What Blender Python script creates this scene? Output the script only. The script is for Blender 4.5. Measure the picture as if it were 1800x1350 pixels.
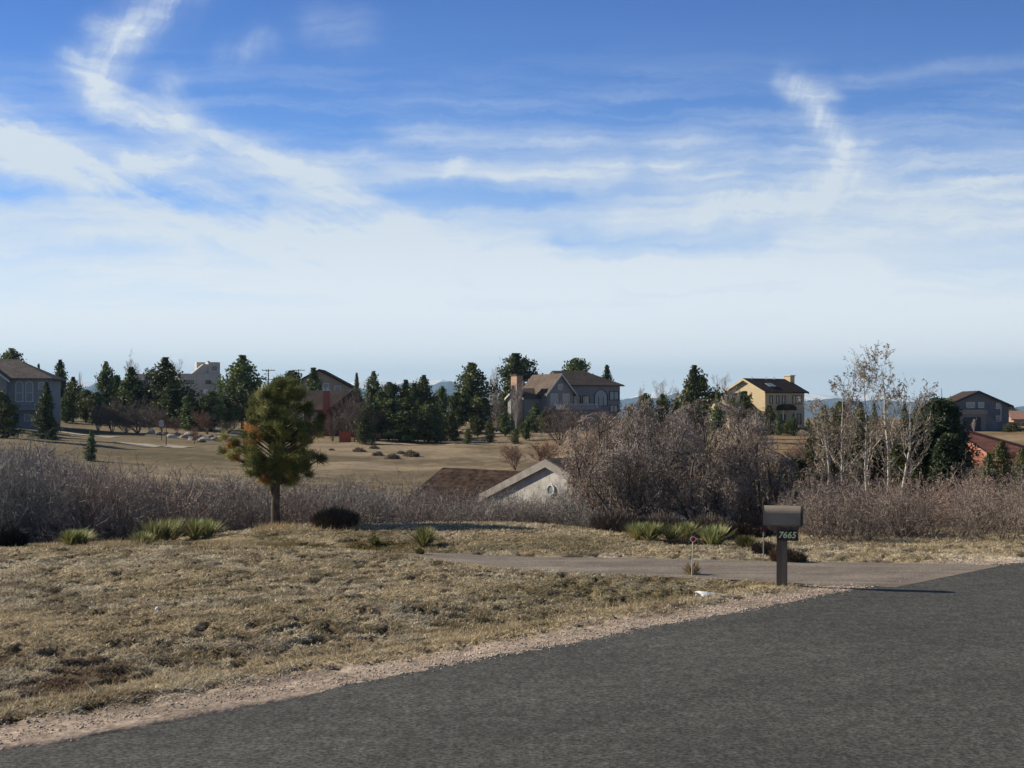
import bpy, math, random
import numpy as np
from mathutils import Vector, Matrix, Euler
for o in list(bpy.data.objects): bpy.data.objects.remove(o)
SC = bpy.context.scene
COL = SC.collection
R = math.radians
# ------------------------------------------------------------------ camera
F = 2600.0; HOR = 720.0; EYE = 2.6          # focal length in pixels of the 1800 px photograph, horizon row, eye height
cam_d = bpy.data.cameras.new('camera'); cam = bpy.data.objects.new('camera', cam_d); COL.objects.link(cam)
cam.location = (0, 0, EYE); cam.rotation_euler = (R(90), 0, 0)
cam_d.sensor_width = 36; cam_d.lens = 36 * F / 1800; cam_d.shift_y = (HOR - 675) / 1800
cam_d.clip_start = 0.1; cam_d.clip_end = 60000
SC.camera = cam
# ------------------------------------------------------------------ sun and sky
SUN_EL = 29.0
sv = Vector((-0.955, 0.296, 0)).normalized() * math.cos(R(SUN_EL)); sv.z = math.sin(R(SUN_EL))
sd = bpy.data.lights.new('sun', 'SUN'); sd.energy = 5.0; sd.angle = R(0.5); sd.color = (1, 0.90, 0.74)
sun = bpy.data.objects.new('sun', sd); COL.objects.link(sun); sun.rotation_euler = sv.to_track_quat('Z', 'Y').to_euler()
SC.view_settings.view_transform = 'Standard'; SC.view_settings.look = 'None'
SC.view_settings.exposure = 0.4; SC.view_settings.gamma = 1
SC.cycles.volume_bounces = 0; SC.cycles.max_bounces = 5; SC.cycles.diffuse_bounces = 3
SC.cycles.transparent_max_bounces = 16
W = bpy.data.worlds.new('World'); SC.world = W; W.use_nodes = True
SKY_STRENGTH = 0.1

class NT:
    """small helper for writing node graphs"""
    def __init__(s, nt): s.nt = nt
    def n(s, t, **kw):
        x = s.nt.nodes.new(t)
        for k, v in kw.items(): setattr(x, k, v)
        return x
    def set(s, sock, v):
        if isinstance(v, bpy.types.NodeSocket): s.nt.links.new(v, sock)
        else: sock.default_value = v
    def m(s, op, a, b=None, c=None, clamp=False):
        x = s.n('ShaderNodeMath', operation=op, use_clamp=clamp)
        s.set(x.inputs[0], a)
        if b is not None: s.set(x.inputs[1], b)
        if c is not None: s.set(x.inputs[2], c)
        return x.outputs[0]
    def vm(s, op, a, b=None, out=0, sc=None):
        x = s.n('ShaderNodeVectorMath', operation=op)
        s.set(x.inputs[0], a)
        if b is not None: s.set(x.inputs[1], b)
        if sc is not None: s.set(x.inputs[3], sc)
        return x.outputs[out]
    def mix(s, f, a, b, mode='MIX'):
        x = s.n('ShaderNodeMix', data_type='RGBA', blend_type=mode)
        s.set(x.inputs[0], f); s.set(x.inputs[6], a); s.set(x.inputs[7], b)
        return x.outputs[2]
    def noise(s, vec, scale, detail=4, rough=0.5, out=0, dist=0, dims='3D'):
        x = s.n('ShaderNodeTexNoise', noise_dimensions=dims)
        if vec is not None: s.set(x.inputs['Vector'], vec)
        x.inputs['Scale'].default_value = scale; x.inputs['Detail'].default_value = detail
        x.inputs['Roughness'].default_value = rough; x.inputs['Distortion'].default_value = dist
        return x.outputs[out]
    def mr(s, v, a, b, c=0.0, d=1.0, smooth=True):
        x = s.n('ShaderNodeMapRange', interpolation_type='SMOOTHSTEP' if smooth else 'LINEAR')
        s.set(x.inputs[0], v)
        for i, q in enumerate((a, b, c, d)): s.set(x.inputs[i + 1], q)
        return x.outputs[0]

def build_world():
    nt = W.node_tree; nt.nodes.clear(); g = NT(nt)
    out = g.n('ShaderNodeOutputWorld'); bg = g.n('ShaderNodeBackground')
    nt.links.new(bg.outputs[0], out.inputs[0]); bg.inputs[1].default_value = SKY_STRENGTH
    sky = g.n('ShaderNodeTexSky', sky_type='NISHITA'); sky.sun_disc = False
    sky.sun_elevation = R(SUN_EL); sky.sun_rotation = math.atan2(sv.x, sv.y)
    sky.altitude = 1900; sky.air_density = 1.0; sky.dust_density = 0.3; sky.ozone_density = 3.0
    tc = g.n('ShaderNodeTexCoord'); d = tc.outputs['Generated']
    sp = g.n('ShaderNodeSeparateXYZ'); nt.links.new(d, sp.inputs[0])
    x, y, z = sp.outputs
    # sky plane coordinates: tangent of azimuth and of elevation seen towards +Y, in thousandths
    yc = g.m('MAXIMUM', y, 0.25)
    U = g.m('MULTIPLY', g.m('DIVIDE', x, yc), 2.6)
    V = g.m('MULTIPLY', g.m('DIVIDE', z, yc), 2.6)
    cv = g.n('ShaderNodeCombineXYZ'); g.set(cv.inputs[0], U); g.set(cv.inputs[1], V); P = cv.outputs[0]
    # wispy warp
    wn = g.noise(P, 3.0, 5, 0.6, out=1); w2 = g.noise(P, 14.0, 5, 0.65, out=1)
    w = g.vm('SUBTRACT', wn, (0.5, 0.5, 0.5)); w = g.vm('SCALE', w, sc=0.065)
    wb = g.vm('SUBTRACT', w2, (0.5, 0.5, 0.5)); wb = g.vm('SCALE', wb, sc=0.03)
    w3 = g.vm('SCALE', g.vm('SUBTRACT', g.noise(P, 48.0, 5, 0.7, out=1), (0.5, 0.5, 0.5)), sc=0.012); wb = g.vm('ADD', wb, w3)
    Q = g.vm('ADD', g.vm('ADD', P, w), wb)
    Q = g.vm('MULTIPLY', Q, (1, 1, 0))
    # streak node group
    gt = bpy.data.node_groups.new('cirrus_streak', 'ShaderNodeTree')
    for nm, tp in (('Vec', 'NodeSocketVector'), ('A', 'NodeSocketVector'), ('AB', 'NodeSocketVector'), ('InvLen2', 'NodeSocketFloat'), ('Width', 'NodeSocketFloat'), ('Amt', 'NodeSocketFloat')):
        gt.interface.new_socket(nm, in_out='INPUT', socket_type=tp)
    gt.interface.new_socket('D', in_out='OUTPUT', socket_type='NodeSocketFloat')
    h = NT(gt); gi = h.n('NodeGroupInput'); go = h.n('NodeGroupOutput')
    pa = h.vm('SUBTRACT', gi.outputs[0], gi.outputs[1])
    t = h.m('MULTIPLY', h.vm('DOT_PRODUCT', pa, gi.outputs[2], out=1), gi.outputs[3], clamp=True)
    dd = h.vm('SUBTRACT', pa, h.vm('SCALE', gi.outputs[2], sc=t))
    dl = h.m('DIVIDE', h.vm('LENGTH', dd, out=1), gi.outputs[4])
    e = h.m('EXPONENT', h.m('MULTIPLY', h.m('MULTIPLY', dl, dl), -1.0))
    gt.links.new(h.m('MULTIPLY', e, gi.outputs[5]), go.inputs[0])
    strokes = [  # polyline in photograph-like sky units, width, amount
        ([(330, -40), (240, 40), (200, 90), (190, 160)], 34, .42), ([(170, 40), (235, 60)], 20, .3),
        ([(140, 110), (200, 185), (330, 235), (500, 305), (700, 405)], 26, .62),
        ([(300, 150), (320, 210)], 20, .28),
        ([(-100, 190), (0, 240), (130, 300), (300, 352), (500, 402), (720, 478)], 40, .72),
        ([(-60, 260), (90, 280)], 38, .45), ([(230, 290), (330, 275)], 20, .5),
        ([(560, 298), (640, 280), (700, 296), (800, 300)], 16, .42), ([(800, 300), (950, 310), (1090, 298)], 20, .42),
        ([(400, 100), (470, 66)], 22, .14), ([(560, 36), (625, 50)], 30, .15),
        ([(700, 236), (900, 245), (1300, 262)], 26, .26), ([(1200, 300), (1500, 300), (1900, 290)], 50, .25),
        ([(1150, 290), (1290, 312)], 16, .3),
        ([(1390, 145), (1440, 190), (1490, 262), (1480, 310), (1420, 355), (1250, 370)], 24, .45),
        ([(1390, 150), (1470, 160)], 16, .3), ([(1500, 262), (1530, 262)], 20, .2),
        ([(1500, 130), (1850, 108)], 14, .12), ([(1400, 300), (1700, 340), (1900, 330)], 40, .3),
        ([(700, 430), (1000, 470), (1500, 480)], 30, .4), ([(-50, 400), (200, 390), (330, 420)], 26, .35),
        ([(1100, 390), (1400, 400), (1800, 390)], 24, .4),
    ]
    tot = None
    def uv(p): return ((p[0] - 900) / 1000, (720 - p[1]) / 1000, 0)
    def streak(a, b, wd, amt):
        nonlocal tot
        A = uv(a); B = uv(b); AB = (B[0] - A[0], B[1] - A[1], 0)
        q = g.n('ShaderNodeGroup'); q.node_tree = gt
        nt.links.new(Q, q.inputs[0]); q.inputs[1].default_value = A; q.inputs[2].default_value = AB
        q.inputs[3].default_value = 1 / (AB[0] ** 2 + AB[1] ** 2); q.inputs[4].default_value = wd / 1000; q.inputs[5].default_value = amt
        return q.outputs[0]
    def fibre(ang, seed):
        rt_ = g.n('ShaderNodeVectorRotate'); rt_.rotation_type = 'Z_AXIS'; g.set(rt_.inputs['Vector'], Q); rt_.inputs['Angle'].default_value = -ang
        f1 = g.noise(g.vm('ADD', g.vm('MULTIPLY', rt_.outputs[0], (1.6, 24.0, 1)), (seed, 0, 0)), 1.0, 6, 0.62)
        return g.mr(f1, 0.26, 0.74, 0.22, 1.42)
    FIB = {'h': fibre(0.02, 1.0), 'd': fibre(-0.42, 5.0), 'v': fibre(1.25, 9.0), 'w': fibre(-0.95, 13.0)}
    for pts, wd, amt in strokes:
        an = math.degrees(math.atan2(-(pts[-1][1] - pts[0][1]), pts[-1][0] - pts[0][0])); an = (an + 90) % 180 - 90
        cls = 'h' if abs(an) < 13 else 'd' if -48 < an < 0 else 'w' if an <= -48 else 'v'
        wd *= 1.15; st = None
        for a, b in zip(pts[:-1], pts[1:]):
            s_ = streak(a, b, wd, amt)
            st = s_ if st is None else g.m('MAXIMUM', st, s_)
        st = g.m('MULTIPLY', st, FIB[cls])
        tot = st if tot is None else g.m('ADD', tot, st)
    # fine fibres inside the streaks
    fib = g.noise(g.vm('MULTIPLY', Q, (2.4, 9.0, 1)), 3.4, 9, 0.68)
    fibm = g.mr(fib, 0.30, 0.70, 0.65, 1.3)
    tot = g.m('MULTIPLY', tot, fibm)
    # veil that thickens towards the horizon, layered in near-level bands
    band = g.noise(g.vm('MULTIPLY', Q, (0.8, 9.0, 1)), 1.5, 8, 0.60)
    Vw = g.m('ADD', V, g.m('MULTIPLY', g.m('SUBTRACT', band, 0.5), 0.30))
    veil = g.mr(Vw, 0.54, 0.12, 0.04, 0.92)
    soft = g.mr(g.noise(g.vm('MULTIPLY', Q, (1, 12, 1)), 1.9, 8, 0.64), 0.40, 0.72, 0.0, 0.30)
    veil = g.m('ADD', veil, g.m('MULTIPLY', soft, g.mr(V, 0.70, 0.45)))
    # clear blue gaps
    gap = None
    for pts, wd, amt in [([(560, 398), (700, 408)], 20, .3), ([(980, 426), (1340, 436)], 22, .30), ([(230, 335), (450, 372)], 26, .45), ([(0, 215), (150, 215)], 12, .1), ([(690, 350), (1000, 350)], 20, .18), ([(0, 345), (100, 350)], 14, .3)]:
        for a, b in zip(pts[:-1], pts[1:]):
            s_ = streak(a, b, wd, amt); gap = s_ if gap is None else g.m('ADD', gap, s_)
    dens = g.m('SUBTRACT', g.m('ADD', tot, veil), gap, clamp=True)
    dens = g.m('MINIMUM', dens, 0.93)
    # colour of the clear sky: the Nishita sky, deepened with height
    el = g.mr(V, 0.0, 0.75, 0, 1, smooth=False)
    tint = g.mix(el, (0.80, 1.06, 1.38, 1), (0.16, 0.45, 0.89, 1))
    tint = g.mix(g.mr(V, 0.75, 2.2), tint, (0.22, 0.32, 0.42, 1))
    skc = g.mix(1.0, sky.outputs[0], tint, 'MULTIPLY')
    cl = g.mix(g.mr(V, 0.02, 0.4), (9.6, 9.6, 9.3, 1), (5.8, 6.3, 6.7, 1))
    col = g.mix(dens, skc, cl)
    g.set(bg.inputs[0], col)
build_world()

# ------------------------------------------------------------------ helpers
def smooth(a, b, x):
    t = np.clip((x - a) / (b - a), 0, 1); return t * t * (3 - 2 * t)
def _h(ix, iy, s):
    n = (ix.astype(np.int64) * 374761393 + iy.astype(np.int64) * 668265263 + s * 1442695041) & 0xffffffff
    n = ((n ^ (n >> 13)) * 1274126177) & 0xffffffff
    return ((n ^ (n >> 16)) & 0xffff) / 65535.0
def vnoise(x, y, s=0):
    x = np.asarray(x, float); y = np.asarray(y, float)
    ix = np.floor(x); iy = np.floor(y); fx = x - ix; fy = y - iy
    fx = fx * fx * (3 - 2 * fx); fy = fy * fy * (3 - 2 * fy)
    a = _h(ix, iy, s); b = _h(ix + 1, iy, s); c = _h(ix, iy + 1, s); d = _h(ix + 1, iy + 1, s)
    return (a * (1 - fx) + b * fx) * (1 - fy) + (c * (1 - fx) + d * fx) * fy
def fbm(x, y, s=0, o=4, rough=0.5):
    t = 0; a = 1; n = 0
    for i in range(o):
        t = t + a * vnoise(x * 2 ** i + 17.3 * i, y * 2 ** i + 9.1 * i, s + i); n += a; a *= rough
    return t / n
def wx(u, Y): return (u - 900) * Y / F
def wz(v, Y): return EYE - (v - HOR) * Y / F

def link(o, parent=None):
    COL.objects.link(o)
    if parent is not None: o.parent = parent
    return o
def tag(o, label=None, cat=None, group=None, kind=None):
    if label: o['label'] = label
    if cat: o['category'] = cat
    if group: o['group'] = group
    if kind: o['kind'] = kind
    return o
def thing(name, label, cat, loc=(0, 0, 0), rz=0, group=None):
    o = bpy.data.objects.new(name, None); COL.objects.link(o); o.location = loc; o.rotation_euler = (0, 0, rz)
    o.empty_display_size = 0.3
    return tag(o, label, cat, group)
def fast_mesh(name, V, Fc, mat, cols=None, smooth_=False):
    """V (n,3); Fc list of (m,k) int arrays"""
    if not isinstance(Fc, list): Fc = [Fc]
    Fc = [np.asarray(f, np.int32) for f in Fc if len(f)]
    me = bpy.data.meshes.new(name); me.vertices.add(len(V)); me.vertices.foreach_set('co', np.ascontiguousarray(V, np.float32).ravel())
    lp = np.concatenate([f.ravel() for f in Fc]); me.loops.add(len(lp)); me.loops.foreach_set('vertex_index', lp)
    tot = np.concatenate([np.full(len(f), f.shape[1], np.int32) for f in Fc]); st = np.concatenate([[0], np.cumsum(tot)[:-1]]).astype(np.int32)
    me.polygons.add(len(tot)); me.polygons.foreach_set('loop_start', st); me.polygons.foreach_set('loop_total', tot)
    if smooth_: me.polygons.foreach_set('use_smooth', np.ones(len(tot), bool))
    me.update(calc_edges=True)
    if cols is not None:
        a = me.color_attributes.new('Col', 'FLOAT_COLOR', 'POINT')
        c = np.ones((len(V), 4), np.float32); c[:, :3] = cols; a.data.foreach_set('color', c.ravel())
    me.materials.append(mat)
    return me
def obj(name, me, parent=None): return link(bpy.data.objects.new(name, me), parent)

class MB:
    """collects polygons for one small mesh"""
    def __init__(s): s.v = []; s.f = []
    def add(s, v, f):
        b = len(s.v); s.v += [tuple(p) for p in v]; s.f += [tuple(i + b for i in q) for q in f]; return s
    def box(s, x0, x1, y0, y1, z0, z1):
        v = [(x, y, z) for z in (z0, z1) for y in (y0, y1) for x in (x0, x1)]
        return s.add(v, [(0, 2, 3, 1), (4, 5, 7, 6), (0, 1, 5, 4), (2, 6, 7, 3), (0, 4, 6, 2), (1, 3, 7, 5)])
    def prism(s, poly, axis, a, b):
        """polygon in the plane across axis ('x': (y,z) points, 'y': (x,z), 'z': (x,y)) extruded from a to b"""
        def P(p, t): return {'x': (t, p[0], p[1]), 'y': (p[0], t, p[1]), 'z': (p[0], p[1], t)}[axis]
        n = len(poly); v = [P(p, a) for p in poly] + [P(p, b) for p in poly]
        return s.add(v, [tuple(range(n))[::-1], tuple(range(n, 2 * n))] + [(i, (i + 1) % n, n + (i + 1) % n, n + i) for i in range(n)])
    def tube(s, pts, rad, n=8, cap=True):
        pts = [Vector(p) for p in pts]; rings = []
        if not hasattr(rad, '__len__'): rad = [rad] * len(pts)
        for i, p in enumerate(pts):
            d = (pts[min(i + 1, len(pts) - 1)] - pts[max(i - 1, 0)]).normalized()
            a = d.orthogonal().normalized() if i == 0 else (pa - d * pa.dot(d)).normalized()
            pa = a; b = d.cross(a)
            rings.append([p + (a * math.cos(2 * math.pi * k / n) + b * math.sin(2 * math.pi * k / n)) * rad[i] for k in range(n)])
        v = [q for r_ in rings for q in r_]; f = []
        for i in range(len(pts) - 1):
            for k in range(n): f.append((i * n + k, i * n + (k + 1) % n, (i + 1) * n + (k + 1) % n, (i + 1) * n + k))
        if cap: f += [tuple(range(n))[::-1], tuple(range((len(pts) - 1) * n, len(pts) * n))]
        return s.add(v, f)
    def build(s, name, mat, parent=None, bevel=0, smooth_=False):
        me = bpy.data.meshes.new(name); me.from_pydata(s.v, [], s.f); me.materials.append(mat)
        import bmesh
        bm = bmesh.new(); bm.from_mesh(me); bmesh.ops.recalc_face_normals(bm, faces=bm.faces)
        if bevel: bmesh.ops.bevel(bm, geom=bm.edges[:], offset=bevel, segments=2, affect='EDGES', clamp_overlap=True)
        if smooth_:
            for f in bm.faces: f.smooth = True
        bm.to_mesh(me); bm.free(); me.update()
        return obj(name, me, parent)

# ------------------------------------------------------------------ materials
MATS = {}
def new_mat(name):
    m = bpy.data.materials.new(name); m.use_nodes = True; m.node_tree.nodes.clear(); g = NT(m.node_tree)
    out = g.n('ShaderNodeOutputMaterial'); b = g.n('ShaderNodeBsdfPrincipled'); m.node_tree.links.new(b.outputs[0], out.inputs[0])
    MATS[name] = m; return m, g, b
def mat(name, col, rough=0.8, var=0.25, scale=3.0, bump=0.0, bscale=40, metal=0, spec=0.3, use_col=False, coords='Object', stretch=(1, 1, 1), streaks=0):
    m, g, b = new_mat(name)
    tc = g.n('ShaderNodeTexCoord'); vec = tc.outputs[coords]
    if stretch != (1, 1, 1): vec = g.vm('MULTIPLY', vec, stretch)
    c = (*col, 1)
    if use_col:
        at = g.n('ShaderNodeAttribute'); at.attribute_name = 'Col'
        c = g.mix(1.0, at.outputs[0], c, 'MULTIPLY')
    n1 = g.noise(vec, scale, 6, 0.6)
    f = g.mr(n1, 0.3, 0.7, 1 - var, 1 + var)
    hv = g.n('ShaderNodeHueSaturation'); g.set(hv.inputs['Value'], f); g.set(hv.inputs['Color'], c)
    g.set(b.inputs['Base Color'], hv.outputs[0])
    b.inputs['Roughness'].default_value = rough; b.inputs['Metallic'].default_value = metal; b.inputs['Specular IOR Level'].default_value = spec
    if bump:
        bp = g.n('ShaderNodeBump'); bp.inputs['Strength'].default_value = bump; bp.inputs['Distance'].default_value = 0.02
        g.set(bp.inputs['Height'], g.noise(vec, bscale, 5, 0.6)); g.set(b.inputs['Normal'], bp.outputs[0])
    return m
def foliage_mat(name, col, var=0.35, trans=0.25):
    """leafy or needle material: colour attribute times tone, random by place, some light passing through"""
    m, g, b = new_mat(name)
    at = g.n('ShaderNodeAttribute'); at.attribute_name = 'Col'
    geo = g.n('ShaderNodeNewGeometry'); oi = g.n('ShaderNodeObjectInfo')
    c = g.mix(1.0, at.outputs[0], (*col, 1), 'MULTIPLY')
    n1 = g.noise(geo.outputs['Position'], 1.3, 3, 0.6)
    v = g.m('ADD', g.mr(n1, 0.3, 0.7, 1 - var, 1 + var), g.m('MULTIPLY', g.m('SUBTRACT', oi.outputs['Random'], 0.5), 0.55))
    hv = g.n('ShaderNodeHueSaturation'); g.set(hv.inputs['Value'], v); g.set(hv.inputs['Color'], c)
    g.set(hv.inputs['Hue'], g.m('ADD', 0.485, g.m('MULTIPLY', oi.outputs['Random'], 0.03)))
    g.set(b.inputs['Base Color'], hv.outputs[0]); b.inputs['Roughness'].default_value = 0.6; b.inputs['Specular IOR Level'].default_value = 0.25
    tr = g.n('ShaderNodeBsdfTranslucent'); g.set(tr.inputs[0], hv.outputs[0])
    mx = g.n('ShaderNodeMixShader'); mx.inputs[0].default_value = trans
    nt = m.node_tree; nt.links.new(b.outputs[0], mx.inputs[1]); nt.links.new(tr.outputs[0], mx.inputs[2])
    nt.links.new(mx.outputs[0], [n for n in nt.nodes if n.type == 'OUTPUT_MATERIAL'][0].inputs[0])
    return m
# ------------------------------------------------------------------ terrain
EDGE = [(-60, -6), (-30, 2.5), (-14, 8.0), (-8, 9.9), (-3.95, 11.42), (-3.36, 12.09), (-2.78, 12.75), (0, 15.83), (.71, 16.6), (1.51, 17.7), (2.95, 19.15), (4.31, 20.8),
        (5.09, 21.67), (5.93, 22.8), (6.88, 24.06), (7.96, 24.85), (8.9, 25.3), (14, 27.2), (22, 29.5), (40, 33), (80, 38)]
DLO = [(5.62, 21.62), (5.3, 21.8), (4.75, 21.75), (4.2, 22.15), (3.5, 22.5), (1.5, 23.3), (0, 24.0), (-1.2, 24.7), (-2.2, 25.8), (-3.2, 27.0), (-4.2, 28.2)]
DUP = [(8.15, 24.62), (7.8, 24.85), (6.9, 25.05), (5.8, 25.15), (4.3, 25.3), (2.4, 25.9), (0, 26.3), (-1.3, 26.8), (-2.6, 27.8), (-3.6, 29.0), (-4.3, 29.8)]
def resample(pts, n):
    p = np.array(pts, float); d = np.r_[0, np.cumsum(np.hypot(*np.diff(p, axis=0).T))]; t = np.linspace(0, d[-1], n)
    # light smoothing keeps corners soft
    q = np.c_[np.interp(t, d, p[:, 0]), np.interp(t, d, p[:, 1])]
    for _ in range(3): q[1:-1] = (q[:-2] + 2 * q[1:-1] + q[2:]) / 4
    return q
EDG = resample(EDGE, 900)
def dist_line(x, y, L):
    """signed distance to a polyline: positive on its left side"""
    x = np.asarray(x, float).ravel(); y = np.asarray(y, float).ravel(); best = np.full(x.shape, 1e9); sg = np.ones(x.shape)
    L = np.asarray(L, float)
    for a, b in zip(L[:-1], L[1:]):
        ab = b - a; t = np.clip(((x - a[0]) * ab[0] + (y - a[1]) * ab[1]) / (ab @ ab), 0, 1)
        dx = x - a[0] - t * ab[0]; dy = y - a[1] - t * ab[1]; d = dx * dx + dy * dy
        k = d < best; best = np.where(k, d, best); sg = np.where(k, np.sign(ab[0] * dy - ab[1] * dx), sg)
    return np.sqrt(best) * sg
TU = [-600, 0, 200, 370, 485, 600, 750, 860, 1000, 1150, 1300, 1400, 1600, 1800, 2400]
TZ = {
 8: [0] * 15, 22: [.05, .05, .05, .05, .03] + [0] * 10,
 25.5: [.25, .25, .27, .27, .25, .23, .10, 0, 0, 0, 0, 0, 0, 0, 0],
 28: [-.15, -.15, -.15, -.18, -.22, -.24, -.12, -.03, -.03, 0, -.03, 0, 0, 0, 0],
 31: [-.3, -.3, -.25, -.2, -.06, -.1, -.05, 0, 0, -.08, -.25, -.1, -.05, 0, 0],
 34: [-.6, -.6, -.5, -.3, -.04, -.08, -.015, .01, -.07, -.35, -.5, -.3, -.2, -.1, 0],
 38: [-.9, -.9, -.8, -.7, -.5, -.5, -.45, -.4, -.45, -.6, -.7, -.5, -.5, -.4, -.2],
 50: [-.8, -.9, -1.2, -1.8, -2, -2.2, -2.3, -2.3, -2.2, -2, -1.8, -1.6, -1.5, -1.5, -1.5],
 80: [-.8, -1.2, -2.2, -2.8, -2.9, -3, -3, -3, -3, -3, -3, -2.8, -2.5, -2.5, -2.5],
 140: [-.8, -1.4, -2.3, -2.7, -2.8, -2.8, -2.8, -2.8, -2.8, -2.8, -2.7, -2.5, -2.3, -2.2, -2],
 200: [.8, .5, -.6, -1.5, -2.0, -2.4, -2.6, -2.5, -2.3, -2.2, -2, -2, -1.5, -.8, -.5],
 230: [1.2, 1.0, .4, -.6, -1.2, -1.6, -1.7, -1.4, -1.2, -1, -1, -1, -.8, -.5, -.3],
 260: [1.2, 1.0, .6, .2, -.4, -.8, -.6, -.3, -.4, -.5, -.5, -.5, -.5, -.3, 0],
 320: [.5] * 15, 600: [-1] * 15, 1500: [-12] * 15, 4000: [-40] * 15, 30000: [-40] * 15}
TY = np.array(sorted(TZ)); TA = np.array([TZ[k] for k in sorted(TZ)], float)
TUD = np.arange(-600, 2401, 20.); TAD = np.array([np.interp(TUD, TU, r) for r in TA])
for _ in range(6): TAD[:, 1:-1] = (TAD[:, :-2] + 2 * TAD[:, 1:-1] + TAD[:, 2:]) / 4
TLY = np.linspace(math.log(8), math.log(30000), 900)
TAY = np.array([np.interp(TLY, np.log(TY), TAD[:, j]) for j in range(len(TUD))]).T
for _ in range(14): TAY[1:-1] = (TAY[:-2] + 2 * TAY[1:-1] + TAY[2:]) / 4
def ground(x, y, micro=False):
    x = np.atleast_1d(np.asarray(x, float)); y = np.atleast_1d(np.asarray(y, float))
    Y = np.maximum(y, 8.001); u = np.clip(900 + F * x / Y, -600, 2399.9)
    a = (np.log(np.minimum(Y, 29999)) - TLY[0]) / (TLY[1] - TLY[0]); i = np.clip(a.astype(int), 0, 898); fa = a - i
    b = (u + 600) / 20; j = np.clip(b.astype(int), 0, len(TUD) - 2); fb = b - j
    z = (TAY[i, j] * (1 - fb) + TAY[i, j + 1] * fb) * (1 - fa) + (TAY[i + 1, j] * (1 - fb) + TAY[i + 1, j + 1] * fb) * fa
    z = z + (fbm(x / 9, y / 9, 5, 3) - .5) * .9 * smooth(60, 120, Y) + (fbm(x / 70, y / 70, 9, 3) - .5) * 3.0 * smooth(350, 900, Y)
    near = Y < 45
    if near.any():
        xn = x[near]; yn = y[near]
        d = dist_line(xn, yn, EDG[::6])
        dl = dist_line(xn, yn, DLO); du = dist_line(xn, yn, DUP)   # driveway runs right to left: inside = right of DLO, left of DUP
        drive = np.minimum(-dl, du)                                   # >0 inside
        ditch = np.exp(-((d - 2.3) / 1.0) ** 2) * .20 * smooth(0.6, 1.5, d) * smooth(0.0, -1.2, drive) * smooth(6.5, 4.5, xn)
        lawn = smooth(0.2, 0.9, d) * smooth(0.1, -0.25, drive)
        zn = z[near] - ditch
        # hollow where the culvert ends
        zn -= .16 * np.exp(-(((xn - 2.6) / .35) ** 2 + ((yn - 20.95) / .25) ** 2))
        zn += (fbm(xn / 2.2, yn / 2.2, 3, 3) - .5) * .10 * lawn
        if micro:
            t = fbm(xn / .17 + .4 * vnoise(xn * 4, yn * 4, 8), yn / .17, 21, 3, .6)
            zn += (smooth(.34, .50, t) - .5) * .060 * lawn * smooth(40, 34, yn)
            zn += (vnoise(xn / .09, yn / .09, 44) - .5) * .018 * smooth(-.2, .1, d) * smooth(1.2, .5, d)
        zn -= .012 * smooth(-.05, -.3, d) + 0.0
        z = z.copy(); z[near] = zn
    return z
def gz(x, y): return float(ground([x], [y])[0])

def lawn_colour(x, y, soil=False):
    """colour of the turf and soil, patchy by place"""
    n = len(x); straw = np.array([.32, .26, .17]); pale = np.array([.36, .315, .235]); green = np.array([.12, .105, .048]); brown = np.array([.15, .095, .052]); dirt = np.array([.30, .215, .16])
    t1 = fbm(x / 1.3, y / 1.3, 31, 5, .65)[:, None]; t2 = fbm(x / .38, y / .38, 61, 3)[:, None]; t3 = fbm(x / 5, y / 5, 77, 3)[:, None]
    c = straw * (1 - smooth(.4, .65, t1)) + pale * smooth(.4, .65, t1)
    g = smooth(.50, .66, t2 * .6 + t3 * .4); c = c * (1 - g * .45) + green * g * .45
    u = 900 + F * x / np.maximum(y, 5); v = HOR + F * (EYE - 0) / np.maximum(y, 5)
    k = (smooth(.48, .6, t2[:, 0] * .5 + t1[:, 0] * .5))[:, None]
    c = c * (1 - k * .35) + brown * k * .35
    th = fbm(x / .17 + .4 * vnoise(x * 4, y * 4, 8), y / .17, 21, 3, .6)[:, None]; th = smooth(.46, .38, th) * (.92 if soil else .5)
    c = c * (1 - th) + np.array([.06, .044, .028]) * th  # dark thatch in the tuft hollows, with their shade painted in
    # greener front of the second mound and greener swale by the driveway
    gm = (smooth(30.8, 29.5, y) * smooth(26.4, 27.2, y) * smooth(3.3, 1.2, x) + smooth(33.5, 32, y) * smooth(28, 29, y) * smooth(-1, -3, x))[:, None] * smooth(.3, .5, t1)
    c = c * (1 - .62 * gm) + np.array([.105, .082, .036]) * .62 * gm
    sw = (np.exp(-((y - 21.8 - .0 * x) / 1.1) ** 2) * smooth(-1.5, .5, x) * smooth(3.6, 2.6, x))[:, None]
    c = c * (1 - .5 * sw) + np.array([.12, .10, .045]) * .5 * sw
    # red-brown patch at the far left of the ditch, its shaded side painted dark
    rb = (np.exp(-(((x + 4.8) / 1.5) ** 2 + ((y - 14.6) / 1.1) ** 2)) * smooth(.35, .6, t2[:, 0]))[:, None]
    c = c * (1 - .8 * rb) + np.array([.085, .045, .028]) * .8 * rb
    return c
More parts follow.
